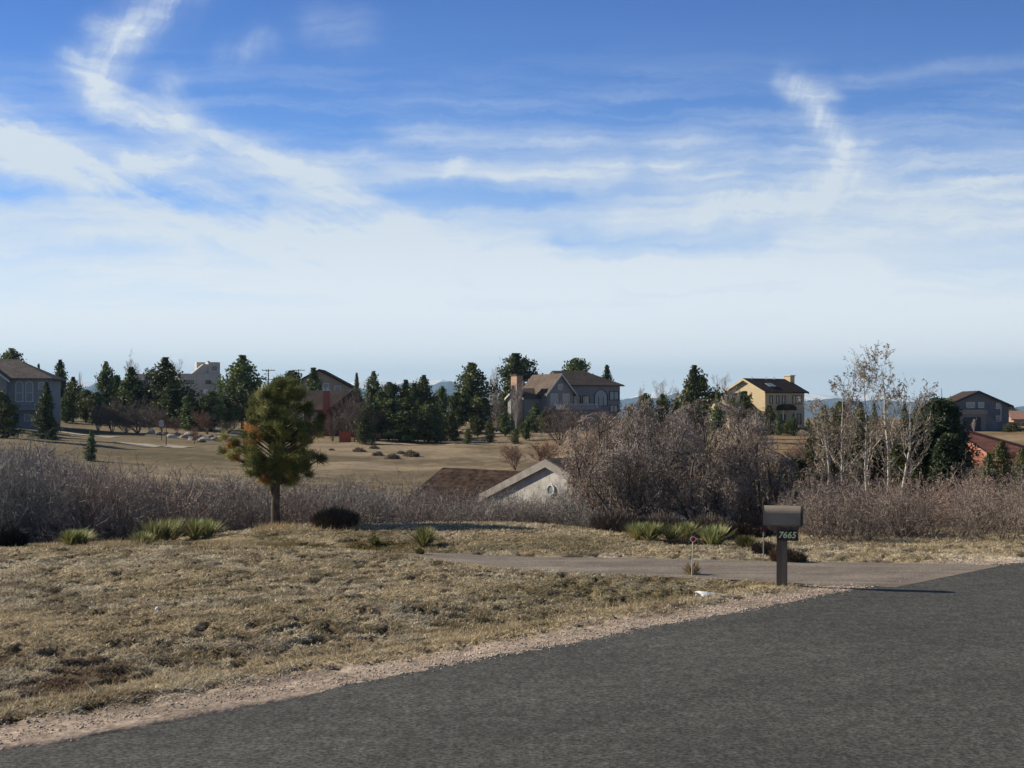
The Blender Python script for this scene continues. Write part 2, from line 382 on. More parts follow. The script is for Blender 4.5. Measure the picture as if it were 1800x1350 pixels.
def far_colour(x, y):
    t = fbm(x / 16, y / 14, 41, 5, .62)[:, None]; t2 = fbm(x / 4, y / 3.5, 51, 5, .62)[:, None]
    a = np.array([.26, .205, .135]); b = np.array([.15, .118, .072]); gold = np.array([.34, .25, .15]); gr = np.array([.13, .115, .055])
    c = a * (1 - smooth(.42, .6, t)) + b * smooth(.42, .6, t)
    c = c * (1 - .6 * smooth(.5, .7, t2)) + gold * .6 * smooth(.5, .7, t2)
    Y = np.maximum(y, 8); u = 900 + F * x / Y
    m = (smooth(500, 350, u) * smooth(100, 150, y) * smooth(230, 190, y))[:, None]; c = c * (1 - .5 * m) + (.55 * gr + .45 * b) * .5 * m
    m = (smooth(900, 1000, u) * smooth(90, 130, y) * smooth(260, 220, y))[:, None]; c = c * (1 - .45 * m) + np.array([.27, .17, .085]) * .45 * m
    # far plains, duller
    p = smooth(500, 3000, y)[:, None]; c = c * (1 - p) + np.array([.12, .105, .075]) * p
    return c

def build_terrain():
    xs = np.r_[np.arange(-13, 13.001, .07)]
    ex = 13 + np.cumsum(.1 * 1.048 ** np.arange(1, 200)); ex = ex[ex < 16000]
    xs = np.r_[-ex[::-1], xs, ex]
    ys = np.arange(10.5, 37, .065); ey = 37 + np.cumsum(.1 * 1.028 ** np.arange(1, 400)); ey = ey[ey < 22000]
    yn = 10.5 - np.cumsum(.2 * 1.15 ** np.arange(1, 40)); yn = yn[yn > -200]
    ys = np.r_[yn[::-1], ys, ey]
    X, Y = np.meshgrid(xs, ys); x = X.ravel(); y = Y.ravel()
    z = ground(x, y, micro=True)
    d = dist_line(x[y < 45], y[y < 45], EDG[::6]); D = np.full(x.shape, 50.); D[y < 45] = d
    z = np.where(D < -.25, -.05, z)
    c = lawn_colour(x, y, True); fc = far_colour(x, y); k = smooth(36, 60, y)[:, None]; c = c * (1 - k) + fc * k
    # gravelly shoulder with a ragged edge
    wob = (fbm(x / .8, y / .8, 91, 4) - .5) * .9
    gk = smooth(.85, .30, D + wob * 1.1)[:, None] * (y < 45)[:, None]
    gc = np.array([.36, .285, .225]) * (.72 + .55 * vnoise(x / .09, y / .09, 15))[:, None]
    c = c * (1 - gk) + gc * gk
    # pale dry sand beyond the apron at the right
    s = (smooth(.2, .5, D) * smooth(2.4, 1.3, D) * smooth(7.0, 8.5, x) * (y < 45) * smooth(.38, .55, fbm(x / 2.4, y / .5, 12, 3)))[:, None]
    c = c * (1 - s) + np.array([.50, .42, .30]) * s
    # bare soil under the thickets
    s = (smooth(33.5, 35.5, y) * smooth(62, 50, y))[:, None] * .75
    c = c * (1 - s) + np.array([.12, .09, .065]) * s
    nx = len(xs); ny = len(ys); i = (np.arange(ny - 1)[:, None] * nx + np.arange(nx - 1)[None]).ravel()
    Fq = np.c_[i, i + 1, i + nx + 1, i + nx]
    m, g, b = new_mat('turf_soil')
    at = g.n('ShaderNodeAttribute'); at.attribute_name = 'Col'; geo = g.n('ShaderNodeNewGeometry'); p = geo.outputs['Position']
    n1 = g.noise(p, 14, 6, .65); n2 = g.noise(p, 1.3, 6, .6); n3 = g.noise(g.vm('MULTIPLY', p, (.05, .11, .1)), 1, 7, .62)
    f = g.m('MULTIPLY', g.mr(n1, .25, .75, .62, 1.38), g.mr(n2, .3, .7, .78, 1.22)); f = g.m('MULTIPLY', f, g.mr(n3, .3, .7, .82, 1.18))
    hv = g.n('ShaderNodeHueSaturation'); g.set(hv.inputs['Value'], f); g.set(hv.inputs['Color'], at.outputs[0]); g.set(b.inputs['Base Color'], hv.outputs[0])
    b.inputs['Roughness'].default_value = .95; b.inputs['Specular IOR Level'].default_value = .1
    bp = g.n('ShaderNodeBump'); bp.inputs['Strength'].default_value = .7; bp.inputs['Distance'].default_value = .03; g.set(bp.inputs['Height'], g.m('ADD', n1, g.noise(p, 3.5, 4, .6))); g.set(b.inputs['Normal'], bp.outputs[0])
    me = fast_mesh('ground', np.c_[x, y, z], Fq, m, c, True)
    tag(obj('ground', me), kind='structure')
build_terrain()

def build_road():
    e = EDG.copy(); n = np.arange(len(e))
    fine = resample(EDGE, 5000)
    keep = (fine[:, 0] > -14) & (fine[:, 0] < 30); pts = []
    tx = np.gradient(fine[:, 0]); ty = np.gradient(fine[:, 1]); L = np.hypot(tx, ty); nx_, ny_ = -ty / L, tx / L
    s = np.cumsum(L); j = (fbm(s / .30, s * 0, 3, 5, .75) - .5) * .30 + (fbm(s / 2.5, s * 0, 8, 2) - .5) * .14
    P = np.c_[fine[:, 0] + nx_ * j, fine[:, 1] + ny_ * j]
    P = P[::1]
    rim = [(80, 20), (60, -60), (-60, -60)]
    v = [(a, b, 0.0) for a, b in P] + [(a, b, 0.0) for a, b in rim]
    nn = len(v); v += [(a, b, -.06) for a, b, _ in v]
    faces = [tuple(range(nn))[::-1]] + [(i, (i + 1) % nn, nn + (i + 1) % nn, nn + i) for i in range(nn)]
    m, g, b = new_mat('asphalt'); geo = g.n('ShaderNodeNewGeometry'); p = geo.outputs['Position']
    n1 = g.noise(p, 24, 7, .8); n2 = g.noise(p, .35, 5, .6); n3 = g.noise(p, 190, 2, .6)
    rot = g.n('ShaderNodeVectorRotate'); rot.rotation_type = 'Z_AXIS'; g.set(rot.inputs['Vector'], p); rot.inputs['Angle'].default_value = R(-42)
    n4 = g.noise(g.vm('MULTIPLY', rot.outputs[0], (.08, 1.4, 1)), 1, 5, .6)
    vo = g.n('ShaderNodeTexVoronoi'); g.set(vo.inputs['Vector'], p); vo.inputs['Scale'].default_value = 55
    chips = g.mr(g.m('ADD', vo.outputs['Distance'], g.m('MULTIPLY', n1, .3)), .28, .12, 0, 1)
    base = g.mix(g.mr(n1, .38, .62), (.028, .028, .025, 1), (.160, .157, .137, 1))
    base = g.mix(g.m('MULTIPLY', chips, .35), base, (.24, .23, .205, 1))
    f = g.m('MULTIPLY', g.mr(n2, .3, .7, .84, 1.14), g.mr(g.noise(p, 4, 5, .7), .35, .65, .84, 1.14)); f = g.m('MULTIPLY', f, g.mr(n3, .3, .7, .75, 1.25))
    f = g.m('MULTIPLY', f, g.mr(g.noise(g.vm('MULTIPLY', p, (1, .55, 1)), 9, 6, .75), .36, .64, .74, 1.26)); f = g.m('MULTIPLY', f, g.mr(n4, .35, .65, .92, 1.08))
    hv = g.n('ShaderNodeHueSaturation'); g.set(hv.inputs['Value'], f); g.set(hv.inputs['Color'], base); g.set(b.inputs['Base Color'], hv.outputs[0])
    b.inputs['Roughness'].default_value = .85; b.inputs['Specular IOR Level'].default_value = .25
    bp = g.n('ShaderNodeBump'); bp.inputs['Strength'].default_value = .9; bp.inputs['Distance'].default_value = .012; g.set(bp.inputs['Height'], g.m('ADD', n1, n3)); g.set(b.inputs['Normal'], bp.outputs[0])
    me = bpy.data.meshes.new('road'); me.from_pydata(v, [], faces); me.materials.append(m); me.update()
    tag(obj('road', me), kind='structure')
build_road()

def build_driveway():
    a = resample(DLO, 400); b_ = resample(DUP, 400); n = len(a); K = 14
    s = np.linspace(0, 30, n)
    ja = (fbm(s / .4, s * 0, 14, 4, .6) - .5) * .22; jb = (fbm(s / .4, s * 0, 24, 4, .6) - .5) * .22
    t = np.linspace(0, 1, K)[None, :, None]; w = b_ - a; wl = np.linalg.norm(w, axis=1, keepdims=True)
    A = a + w / wl * ja[:, None]; B = b_ + w / wl * jb[:, None]
    P = A[:, None] * (1 - t) + B[:, None] * t
    x = P[..., 0].ravel(); y = P[..., 1].ravel(); z = ground(x, y) + .016
    tt = np.tile(np.linspace(0, 1, K), n); z -= .03 * ((tt == 0) | (tt == 1))
    # the part that laps the asphalt stays a thin sheet above it
    z = np.maximum(z, .004)*(y < 25.6) + z * (y >= 25.6)
    i = (np.arange(n - 1)[:, None] * K + np.arange(K - 1)[None]).ravel(); Fq = np.c_[i, i + K, i + K + 1, i + 1]
    m, g, b = new_mat('gravel_drive'); geo = g.n('ShaderNodeNewGeometry'); p = geo.outputs['Position']
    n1 = g.noise(p, 30, 5, .7); n2 = g.noise(p, .9, 5, .6); n3 = g.noise(g.vm('MULTIPLY', p, (.25, 2.2, 1)), 1, 5, .6)
    c = g.mix(g.mr(n1, .32, .68), (.14, .118, .098, 1), (.30, .255, .21, 1))
    hv = g.n('ShaderNodeHueSaturation'); g.set(hv.inputs['Value'], g.m('MULTIPLY', g.mr(n2, .3, .7, .82, 1.2), g.mr(n3, .3, .7, .78, 1.2))); g.set(hv.inputs['Color'], c); g.set(b.inputs['Base Color'], hv.outputs[0])
    b.inputs['Roughness'].default_value = .9; b.inputs['Specular IOR Level'].default_value = .15
    bp = g.n('ShaderNodeBump'); bp.inputs['Strength'].default_value = .6; bp.inputs['Distance'].default_value = .02; g.set(bp.inputs['Height'], n1); g.set(b.inputs['Normal'], bp.outputs[0])
    tag(obj('driveway', fast_mesh('driveway', np.c_[x, y, z], Fq, m, None, True)), kind='structure')
build_driveway()

# dirt tracks and light paths on the far slope
def far_path(name, pts, wid, mt, label=None):
    """pts: (photo column, depth)"""
    P = resample([(wx(u, Y), Y) for u, Y in pts], 60); t = np.gradient(P, axis=0); t /= np.linalg.norm(t, axis=1, keepdims=True); nrm = np.c_[-t[:, 1], t[:, 0]]
    ww = wid * (.75 + .5 * vnoise(np.arange(60) / 7., np.zeros(60), 3))
    rows = [P + nrm * (k * ww / 2)[:, None] for k in (-1, -.4, .4, 1)]
    V = np.concatenate([np.c_[r_, ground(r_[:, 0], r_[:, 1]) + .06] for r_ in rows]); n = 60
    Fq = np.concatenate([np.c_[np.arange(n - 1) + k * n, np.arange(1, n) + k * n, np.arange(1, n) + (k + 1) * n, np.arange(n - 1) + (k + 1) * n] for k in range(3)])
    tag(obj(name, fast_mesh(name, V, Fq, mt, None, True)), kind='structure')
M_sand = mat('pale_sand', (.40, .35, .27), .95, .2, 1.0)
far_path('path', [(225, 168), (260, 172), (318, 176)], 5.0, M_sand)
far_path('path', [(-20, 196), (60, 196), (130, 192), (200, 190)], 3.0, M_sand)
far_path('path', [(785, 250), (830, 248), (880, 238), (930, 232), (975, 228)], 3.4, M_sand)
far_path('path', [(380, 236), (400, 228), (425, 220)], 4.0, M_sand)
far_path('path', [(300, 196), (360, 195), (405, 196)], 1.6, M_sand)
far_path('path', [(700, 205), (740, 205), (800, 206)], 3.0, mat('pink_dirt', (.42, .30, .22), .95, .2, 1.0))

# ------------------------------------------------------------------ mountains and haze
def build_mountains():
    prof = [(-900, 690), (-300, 680), (0, 690), (140, 678), (175, 668), (230, 690), (420, 672), (470, 676), (560, 685), (610, 670), (640, 676), (690, 672), (720, 664), (760, 668), (790, 661), (812, 670), (870, 688), (960, 690), (1090, 690), (1140, 682), (1190, 678), (1240, 690), (1330, 672), (1400, 690), (1470, 684), (1560, 688), (1640, 692), (1720, 702), (1800, 700), (2100, 690), (2800, 700)]
    snow = [(-900, 680), (0, 690), (150, 662), (200, 670), (420, 690), (560, 676), (610, 664), (650, 657), (700, 664), (735, 664), (780, 658), (815, 668), (900, 690), (1100, 686), (1150, 676), (1200, 672), (1260, 676), (1320, 664), (1370, 680), (1450, 676), (1550, 680), (1640, 690), (1800, 705), (2800, 690)]
    m, g, b = new_mat('mountain'); geo = g.n('ShaderNodeNewGeometry'); p = geo.outputs['Position']; at = g.n('ShaderNodeAttribute'); at.attribute_name = 'Col'
    n = g.noise(p, .004, 8, .65); nn = g.noise(p, .02, 6, .6)
    sp = g.n('ShaderNodeSeparateColor'); g.set(sp.inputs[0], at.outputs[0])
    k = g.mr(g.m('ADD', sp.outputs[0], g.m('MULTIPLY', g.m('SUBTRACT', n, .5), .9)), .42, .60)
    rock = g.mix(nn, (.02, .035, .055, 1), (.06, .08, .10, 1))  # rock tinted blue, some of the haze put into its colour
    g.set(b.inputs['Base Color'], g.mix(k, rock, (.86, .87, .9, 1))); b.inputs['Roughness'].default_value = .9
    for nm, pr, Y0, dep, sn, seed in (('foothills', prof, 10000, 1500, 0.0, 3), ('mountains', snow, 13000, 1800, 1.0, 8)):
        U = np.arange(-900, 2801, 5.); K = 26; base = np.interp(U, [a for a, _ in pr], [b_ for _, b_ in pr])
        base = base + 7 + 9 * smooth(850, 1000, U) + (fbm(U / 46, U * 0, seed, 5, .6) - .5) * 16
        V = []; C = []
        for k_ in range(K):
            t = k_ / (K - 1) * 2 - 1; Y = Y0 + t * dep; hgt = (1 - abs(t)) ** .85
            zt = EYE - (base - HOR) * Y0 / F
            x = (U - 900) * Y0 / F
            nz = (fbm(x / 260, np.full_like(x, Y) / 260, seed + 2, 5, .6) - .5) * 170 * (1 - hgt) * hgt * 2.2
            z = -60 + (zt + 60) * hgt + nz
            V.append(np.c_[x, np.full_like(x, Y), z]); q = (z / np.maximum(zt, 60)) * sn; C.append(np.c_[q, q, q])
        n_ = len(U); i = (np.arange(K - 1)[:, None] * n_ + np.arange(n_ - 1)[None]).ravel()
        tag(obj(nm, fast_mesh(nm, np.concatenate(V), np.c_[i, i + 1, i + n_ + 1, i + n_], m, np.concatenate(C), False)), kind='structure')
build_mountains()
def build_haze():
    m = bpy.data.materials.new('air'); m.use_nodes = True; nt = m.node_tree; nt.nodes.clear()
    o = nt.nodes.new('ShaderNodeOutputMaterial'); v = nt.nodes.new('ShaderNodeVolumePrincipled'); nt.links.new(v.outputs[0], o.inputs[1])
    v.inputs['Color'].default_value = (.44, .72, 1.0, 1); v.inputs['Density'].default_value = HAZE; v.inputs['Anisotropy'].default_value = 0.1
    a = MB().box(-19000, 19000, -260, 24000, -64, 620).build('haze', m); tag(a, kind='stuff')
HAZE = 6e-5
if HAZE: build_haze()
# ------------------------------------------------------------------ plants
def seg_mesh(P0, P1, R0, R1, rng, sides=2):
    """ribbons (sides 2) or tapered prisms from arrays of segments"""
    d = P1 - P0; L = np.linalg.norm(d, axis=1, keepdims=True) + 1e-9; d = d / L
    r = rng.normal(size=d.shape); a = np.cross(d, r); a /= np.linalg.norm(a, axis=1, keepdims=True) + 1e-9; b = np.cross(d, a); n = len(d)
    if sides == 2:
        V = np.stack([P0 - a * R0[:, None], P0 + a * R0[:, None], P1 + a * R1[:, None], P1 - a * R1[:, None]], 1).reshape(-1, 3)
        i = np.arange(n)[:, None] * 4; return V, i + np.arange(4)[None]
    ring = []
    for P, RR in ((P0, R0), (P1, R1)):
        for k in range(sides):
            t = 2 * math.pi * k / sides; ring.append(P + (a * math.cos(t) + b * math.sin(t)) * RR[:, None])
    V = np.stack(ring, 1).reshape(-1, 3); i = np.arange(n)[:, None] * 2 * sides
    F_ = np.concatenate([i + np.array([[k, (k + 1) % sides, sides + (k + 1) % sides, sides + k]]) for k in range(sides)])
    return V, F_
def grow(rng, starts, levels, up=.15, wander=.25):
    """starts: list of (pos, dir, length, radius); levels: list of dicts nseg, kids, klen, kang, krad, start. Returns P0,P1,R0,R1,level"""
    out = []; cur = starts
    for li, lv in enumerate(levels):
        nxt = []
        pos = np.array([s[0] for s in cur]); dr = np.array([s[1] for s in cur]); ln = np.array([s[2] for s in cur]); rd = np.array([s[3] for s in cur])
        ns = lv['nseg']; nodes = []
        for k in range(ns):
            dr = dr + rng.normal(size=dr.shape) * lv.get('wander', wander) / math.sqrt(ns) + np.array([0, 0, lv.get('up', up)]) / ns
            dr /= np.linalg.norm(dr, axis=1, keepdims=True); p2 = pos + dr * (ln / ns)[:, None]
            r0 = rd * (1 - lv.get('taper', .75) * k / ns); r1 = rd * (1 - lv.get('taper', .75) * (k + 1) / ns)
            out.append((pos, p2, r0, r1, np.full(len(r0), li))); nodes.append((pos, p2, dr.copy(), r1)); pos = p2
        if li + 1 < len(levels):
            K = lv['kids']
            for k in range(K):
                t = lv.get('start', .25) + (1 - lv.get('start', .25)) * (k + rng.random(len(ln))) / K; si = np.minimum((t * ns).astype(int), ns - 1); fr = t * ns - si
                A = np.stack([nd[0] for nd in nodes]); B = np.stack([nd[1] for nd in nodes]); D = np.stack([nd[2] for nd in nodes]); RR = np.stack([nd[3] for nd in nodes]); ii = np.arange(len(ln))
                p = A[si, ii] * (1 - fr)[:, None] + B[si, ii] * fr[:, None]; d = D[si, ii]
                q = rng.normal(size=d.shape); q -= d * (q * d).sum(1, keepdims=True); q /= np.linalg.norm(q, axis=1, keepdims=True) + 1e-9
                an = lv['kang'] * (.7 + .6 * rng.random(len(ln))); nd = d * np.cos(an)[:, None] + q * np.sin(an)[:, None]
                kl = ln * lv['klen'] * (.6 + .7 * rng.random(len(ln))) * (1 - .45 * (t - .25)); kr = np.maximum(RR[si, ii] * lv.get('krad', .6), lv.get('rmin', .002))
                nxt += list(zip(p, nd, kl, kr))
            cur = nxt
    return [np.concatenate([o[k] for o in out]) for k in range(5)]
def puff_tris(rng, centres, radii, n_per, size, flat=.8, slim=1.0):
    """n_per small triangles in a blob round each centre"""
    n = len(centres) * n_per; c = np.repeat(centres, n_per, 0); r = np.repeat(np.broadcast_to(radii, (len(centres),)), n_per)
    q = rng.normal(size=(n, 3)); q /= np.linalg.norm(q, axis=1, keepdims=True); q *= (rng.random((n, 1)) ** .45); q[:, 2] *= flat
    p = c + q * r[:, None]; s = size * (.6 + .8 * rng.random(n))[:, None]
    a = q * .7 + rng.normal(size=(n, 3)) * .6; a /= np.linalg.norm(a, axis=1, keepdims=True) + 1e-9; b = np.cross(a, rng.normal(size=(n, 3))); b /= np.linalg.norm(b, axis=1, keepdims=True) + 1e-9
    V = np.stack([p - b * s * .5 * slim, p + b * s * .5 * slim, p + a * s], 1).reshape(-1, 3)
    return V, np.arange(n)[:, None] * 3 + np.arange(3)[None]

M_needle = foliage_mat('needles', (1, 1, 1), .3, .15)
M_leaf = foliage_mat('leaf_blade', (1, 1, 1), .2, .25)
M_bark = mat('bark', (.09, .065, .048), .95, .4, 6, .6, 30)
M_pale_bark = mat('pale_bark', (.50, .46, .40), .8, .35, 5, .3, 25)
M_twig = mat('twigs', (1, 1, 1), .85, .25, .8, use_col=True)

def conifer_proto(kind, seed):
    """unit tree: height 1, widest radius 1. returns crown mesh, trunk mesh"""
    rng = np.random.default_rng(seed); C = []; Rr = []; segs = []
    prof = {'cone': lambda t: (1 - t ** 1.5) ** 1.1 * (.35 + .65 * min(1, t / .12)), 'pine': lambda t: (math.sin(math.pi * min(1, (1 - t) * .80 + .01)) ** .9) * min(1, .25 + (1 - t) / .22) if t > .1 else .5,
            'round': lambda t: math.sqrt(max(0, 1 - ((t - .68) / .33) ** 2)) if t > .68 else .72 + .28 * math.sin(t / .68 * 1.57), 'spruce': lambda t: (1 - t) ** .9, 'bush': lambda t: math.sqrt(max(0, 1 - ((t - .38) / .63) ** 2)), 'column': lambda t: min(1, (1 - t) * 2.2) * (.6 + .4 * min(1, t / .15))}[kind]
    lo = {'cone': .05, 'pine': .12, 'round': .10, 'spruce': .03, 'bush': .03, 'column': .03}[kind]
    nb = {'cone': 110, 'pine': 95, 'round': 110, 'spruce': 130, 'bush': 80, 'column': 70}[kind]
    ph = rng.random() * 7
    for k in range(nb):
        t = lo + (1 - lo) * ((k + rng.random()) / nb) ** .95; t = min(t, .985); az = k * 2.4 + rng.normal() * .5
        lump = .85 + .38 * math.sin(az * 2 + ph + t * 9) * math.sin(t * 13 + az + ph); r = max(prof(t), .02) * min(1, 2.2 * math.sqrt(1 - t)) * (.42 + .68 * rng.random()) * lump
        m = max(1, int(round(1 + 3 * r))); droop = -.03 if kind == 'spruce' else .05
        for j in range(m):
            f = 1 if m == 1 else .35 + .65 * (j + 1) / m
            C.append((math.cos(az) * r * f, math.sin(az) * r * f, t + droop * r * f + rng.normal() * .008)); Rr.append(.20 if kind != 'spruce' else .14)
        segs.append(((0, 0, t - .03), (math.cos(az) * r * .9, math.sin(az) * r * .9, t + droop * r * .9), .02, .006))
    C.append((0, 0, .985)); Rr.append(.05)
    C = np.array(C); Rr = np.array(Rr); Rr = Rr * np.minimum(1, .35 + (1 - C[:, 2]) * 4.0)
    # blobs are flattened because z runs 0..1 while radius 1 is about a third of the height
    V, Fc = puff_tris(rng, C, Rr, 22, .085 if kind != 'spruce' else .07, .30)
    cen = V.reshape(-1, 3, 3).mean(1, keepdims=True); dv = V.reshape(-1, 3, 3) - cen; dv[..., 2] *= .36; V = (cen + dv).reshape(-1, 3)
    # keep inside 0..1
    V[:, 2] = np.clip(V[:, 2], 0.0, 1.01)
    tone = np.repeat(.60 + .85 * rng.random(len(C)) ** 1.3, 22 * 3); yel = np.repeat(rng.random(len(C)), 22 * 3)[:, None]
    base = {'cone': (.040, .058, .026), 'pine': (.042, .055, .022), 'round': (.040, .056, .024), 'spruce': (.040, .062, .036), 'bush': (.050, .060, .025), 'column': (.038, .06, .026)}[kind]
    c = np.array(base) * 2.15 * tone[:, None] * (1 + yel * np.array([.55, .30, -.1]))
    me = fast_mesh('crown_' + kind, V, Fc, M_needle, c)
    S = MB().tube([(0, 0, -.03), (0.01, 0, .3), (0, 0.01, .6), (0, 0, .93)], [.075, .055, .035, .008], 7)
    P0 = np.array([s[0] for s in segs]); P1 = np.array([s[1] for s in segs]); 
    v2, f2 = seg_mesh(P0, P1, np.array([s[2] for s in segs]), np.array([s[3] for s in segs]), rng, 3)
    quads = [f for f in S.f if len(f) == 4]; nv = len(S.v)
    tm = fast_mesh('trunk_' + kind, np.concatenate([np.array(S.v), v2]), [np.array(quads), f2 + nv], M_bark)
    return me, tm
PROTO = {}
for kd in ('cone', 'pine', 'round', 'spruce', 'bush', 'column'):
    PROTO[kd] = [conifer_proto(kd, 11 * i + len(kd)) for i in range(3 if kd in ('cone', 'pine', 'round') else 2)]
def conifer(kind, var, u, top, hw, Y, label, name='pine_tree', cat='tree', group='evergreens among the far houses', base=None):
    x = wx(u, Y); z0 = gz(x, Y) - .1
    if base is not None: z0 = min(z0, wz(base, Y)) if abs(wz(base, Y) - z0) < 1 else z0
    zt = wz(top, Y); h = max(zt - z0, .6); r = hw * Y / F * ({'cone': 1.75, 'spruce': 1.5, 'round': 1.22, 'pine': 1.55}.get(kind, 1.3))
    cm, tm = PROTO[kind][var % len(PROTO[kind])]
    t = thing(name, label, cat, (x, Y, z0), 0, group)
    for nm, me in (('crown', cm), ('trunk', tm)):
        o = obj(nm, me, t); o.scale = (r, r, h); o.rotation_euler.z = (u * 1.7 + var) % 6.28
        if nm == 'trunk': o.scale = (h * .36, h * .36, h) if h * .36 < r * 1.3 else (r, r, h)
    return t

def bare_proto(seed, spread=.32, n=3, twig=(.34, .30, .26), up=.4, dens=1.0, leaves=0):
    rng = np.random.default_rng(seed)
    st = [((rng.normal() * .01, rng.normal() * .01, 0), Vector((rng.normal() * spread * .5, rng.normal() * spread * .5, 1)).normalized()[:], .62 + .3 * rng.random(), .016) for _ in range(n)]
    L = [dict(nseg=6, kids=int(12 * dens), klen=.50, kang=.55, krad=.55, start=.18, up=up, wander=.22), dict(nseg=4, kids=7, klen=.50, kang=.6, krad=.55, up=up, wander=.4), dict(nseg=3, kids=5, klen=.55, kang=.6, krad=.6, up=.3, wander=.5, rmin=.0012), dict(nseg=2, kids=0, wander=.5, up=.25, taper=.6)]
    P0, P1, R0, R1, lv = grow(rng, st, L)
    zm = P1[:, 2].max(); s = 1 / zm; P0 = P0 * s; P1 = P1 * s; R0 = R0 * s; R1 = R1 * s
    thick = lv <= 1; v1, f1 = seg_mesh(P0[thick], P1[thick], R0[thick], R1[thick], rng, 3); th = ~thick
    v2, f2 = seg_mesh(P0[th], P1[th], np.maximum(R0[th], .0022), np.maximum(R1[th], .0016), rng, 2)
    c1 = np.ones((len(v1), 3)) * np.array(twig); c2 = np.repeat((.7 + .6 * rng.random((th.sum(), 1))) * np.array(twig), 4, 0)
    cm = fast_mesh('branches', v2, f2, M_twig, c2); tm = fast_mesh('limbs', v1, f1, M_twig, c1)
    return cm, tm, P1[lv == 3]
BARE = {'pale': [bare_proto(3, .35, 4, (.48, .43, .38)), bare_proto(5, .25, 3, (.46, .42, .37), .6)], 'brown': [bare_proto(7, .7, 6, (.20, .155, .13), .25), bare_proto(9, .9, 7, (.17, .135, .115), .2)], 'red': [bare_proto(15, .8, 6, (.25, .15, .11), .3)]}
def bare_tree(kind, var, u, top, hw, Y, label, name='bare_tree', cat='tree', group='bare trees among the far houses'):
    x = wx(u, Y); z0 = gz(x, Y) - .1; h = max(wz(top, Y) - z0, .6); r = hw * Y / F / .42
    cm, tm, _ = BARE[kind][var % len(BARE[kind])]
    t = thing(name, label, cat, (x, Y, z0), 0, group)
    for nm, me in (('crown', cm), ('trunk', tm)):
        o = obj(nm, me, t); o.scale = (r, r, h); o.rotation_euler.z = (u * 1.3) % 6.28
    return t

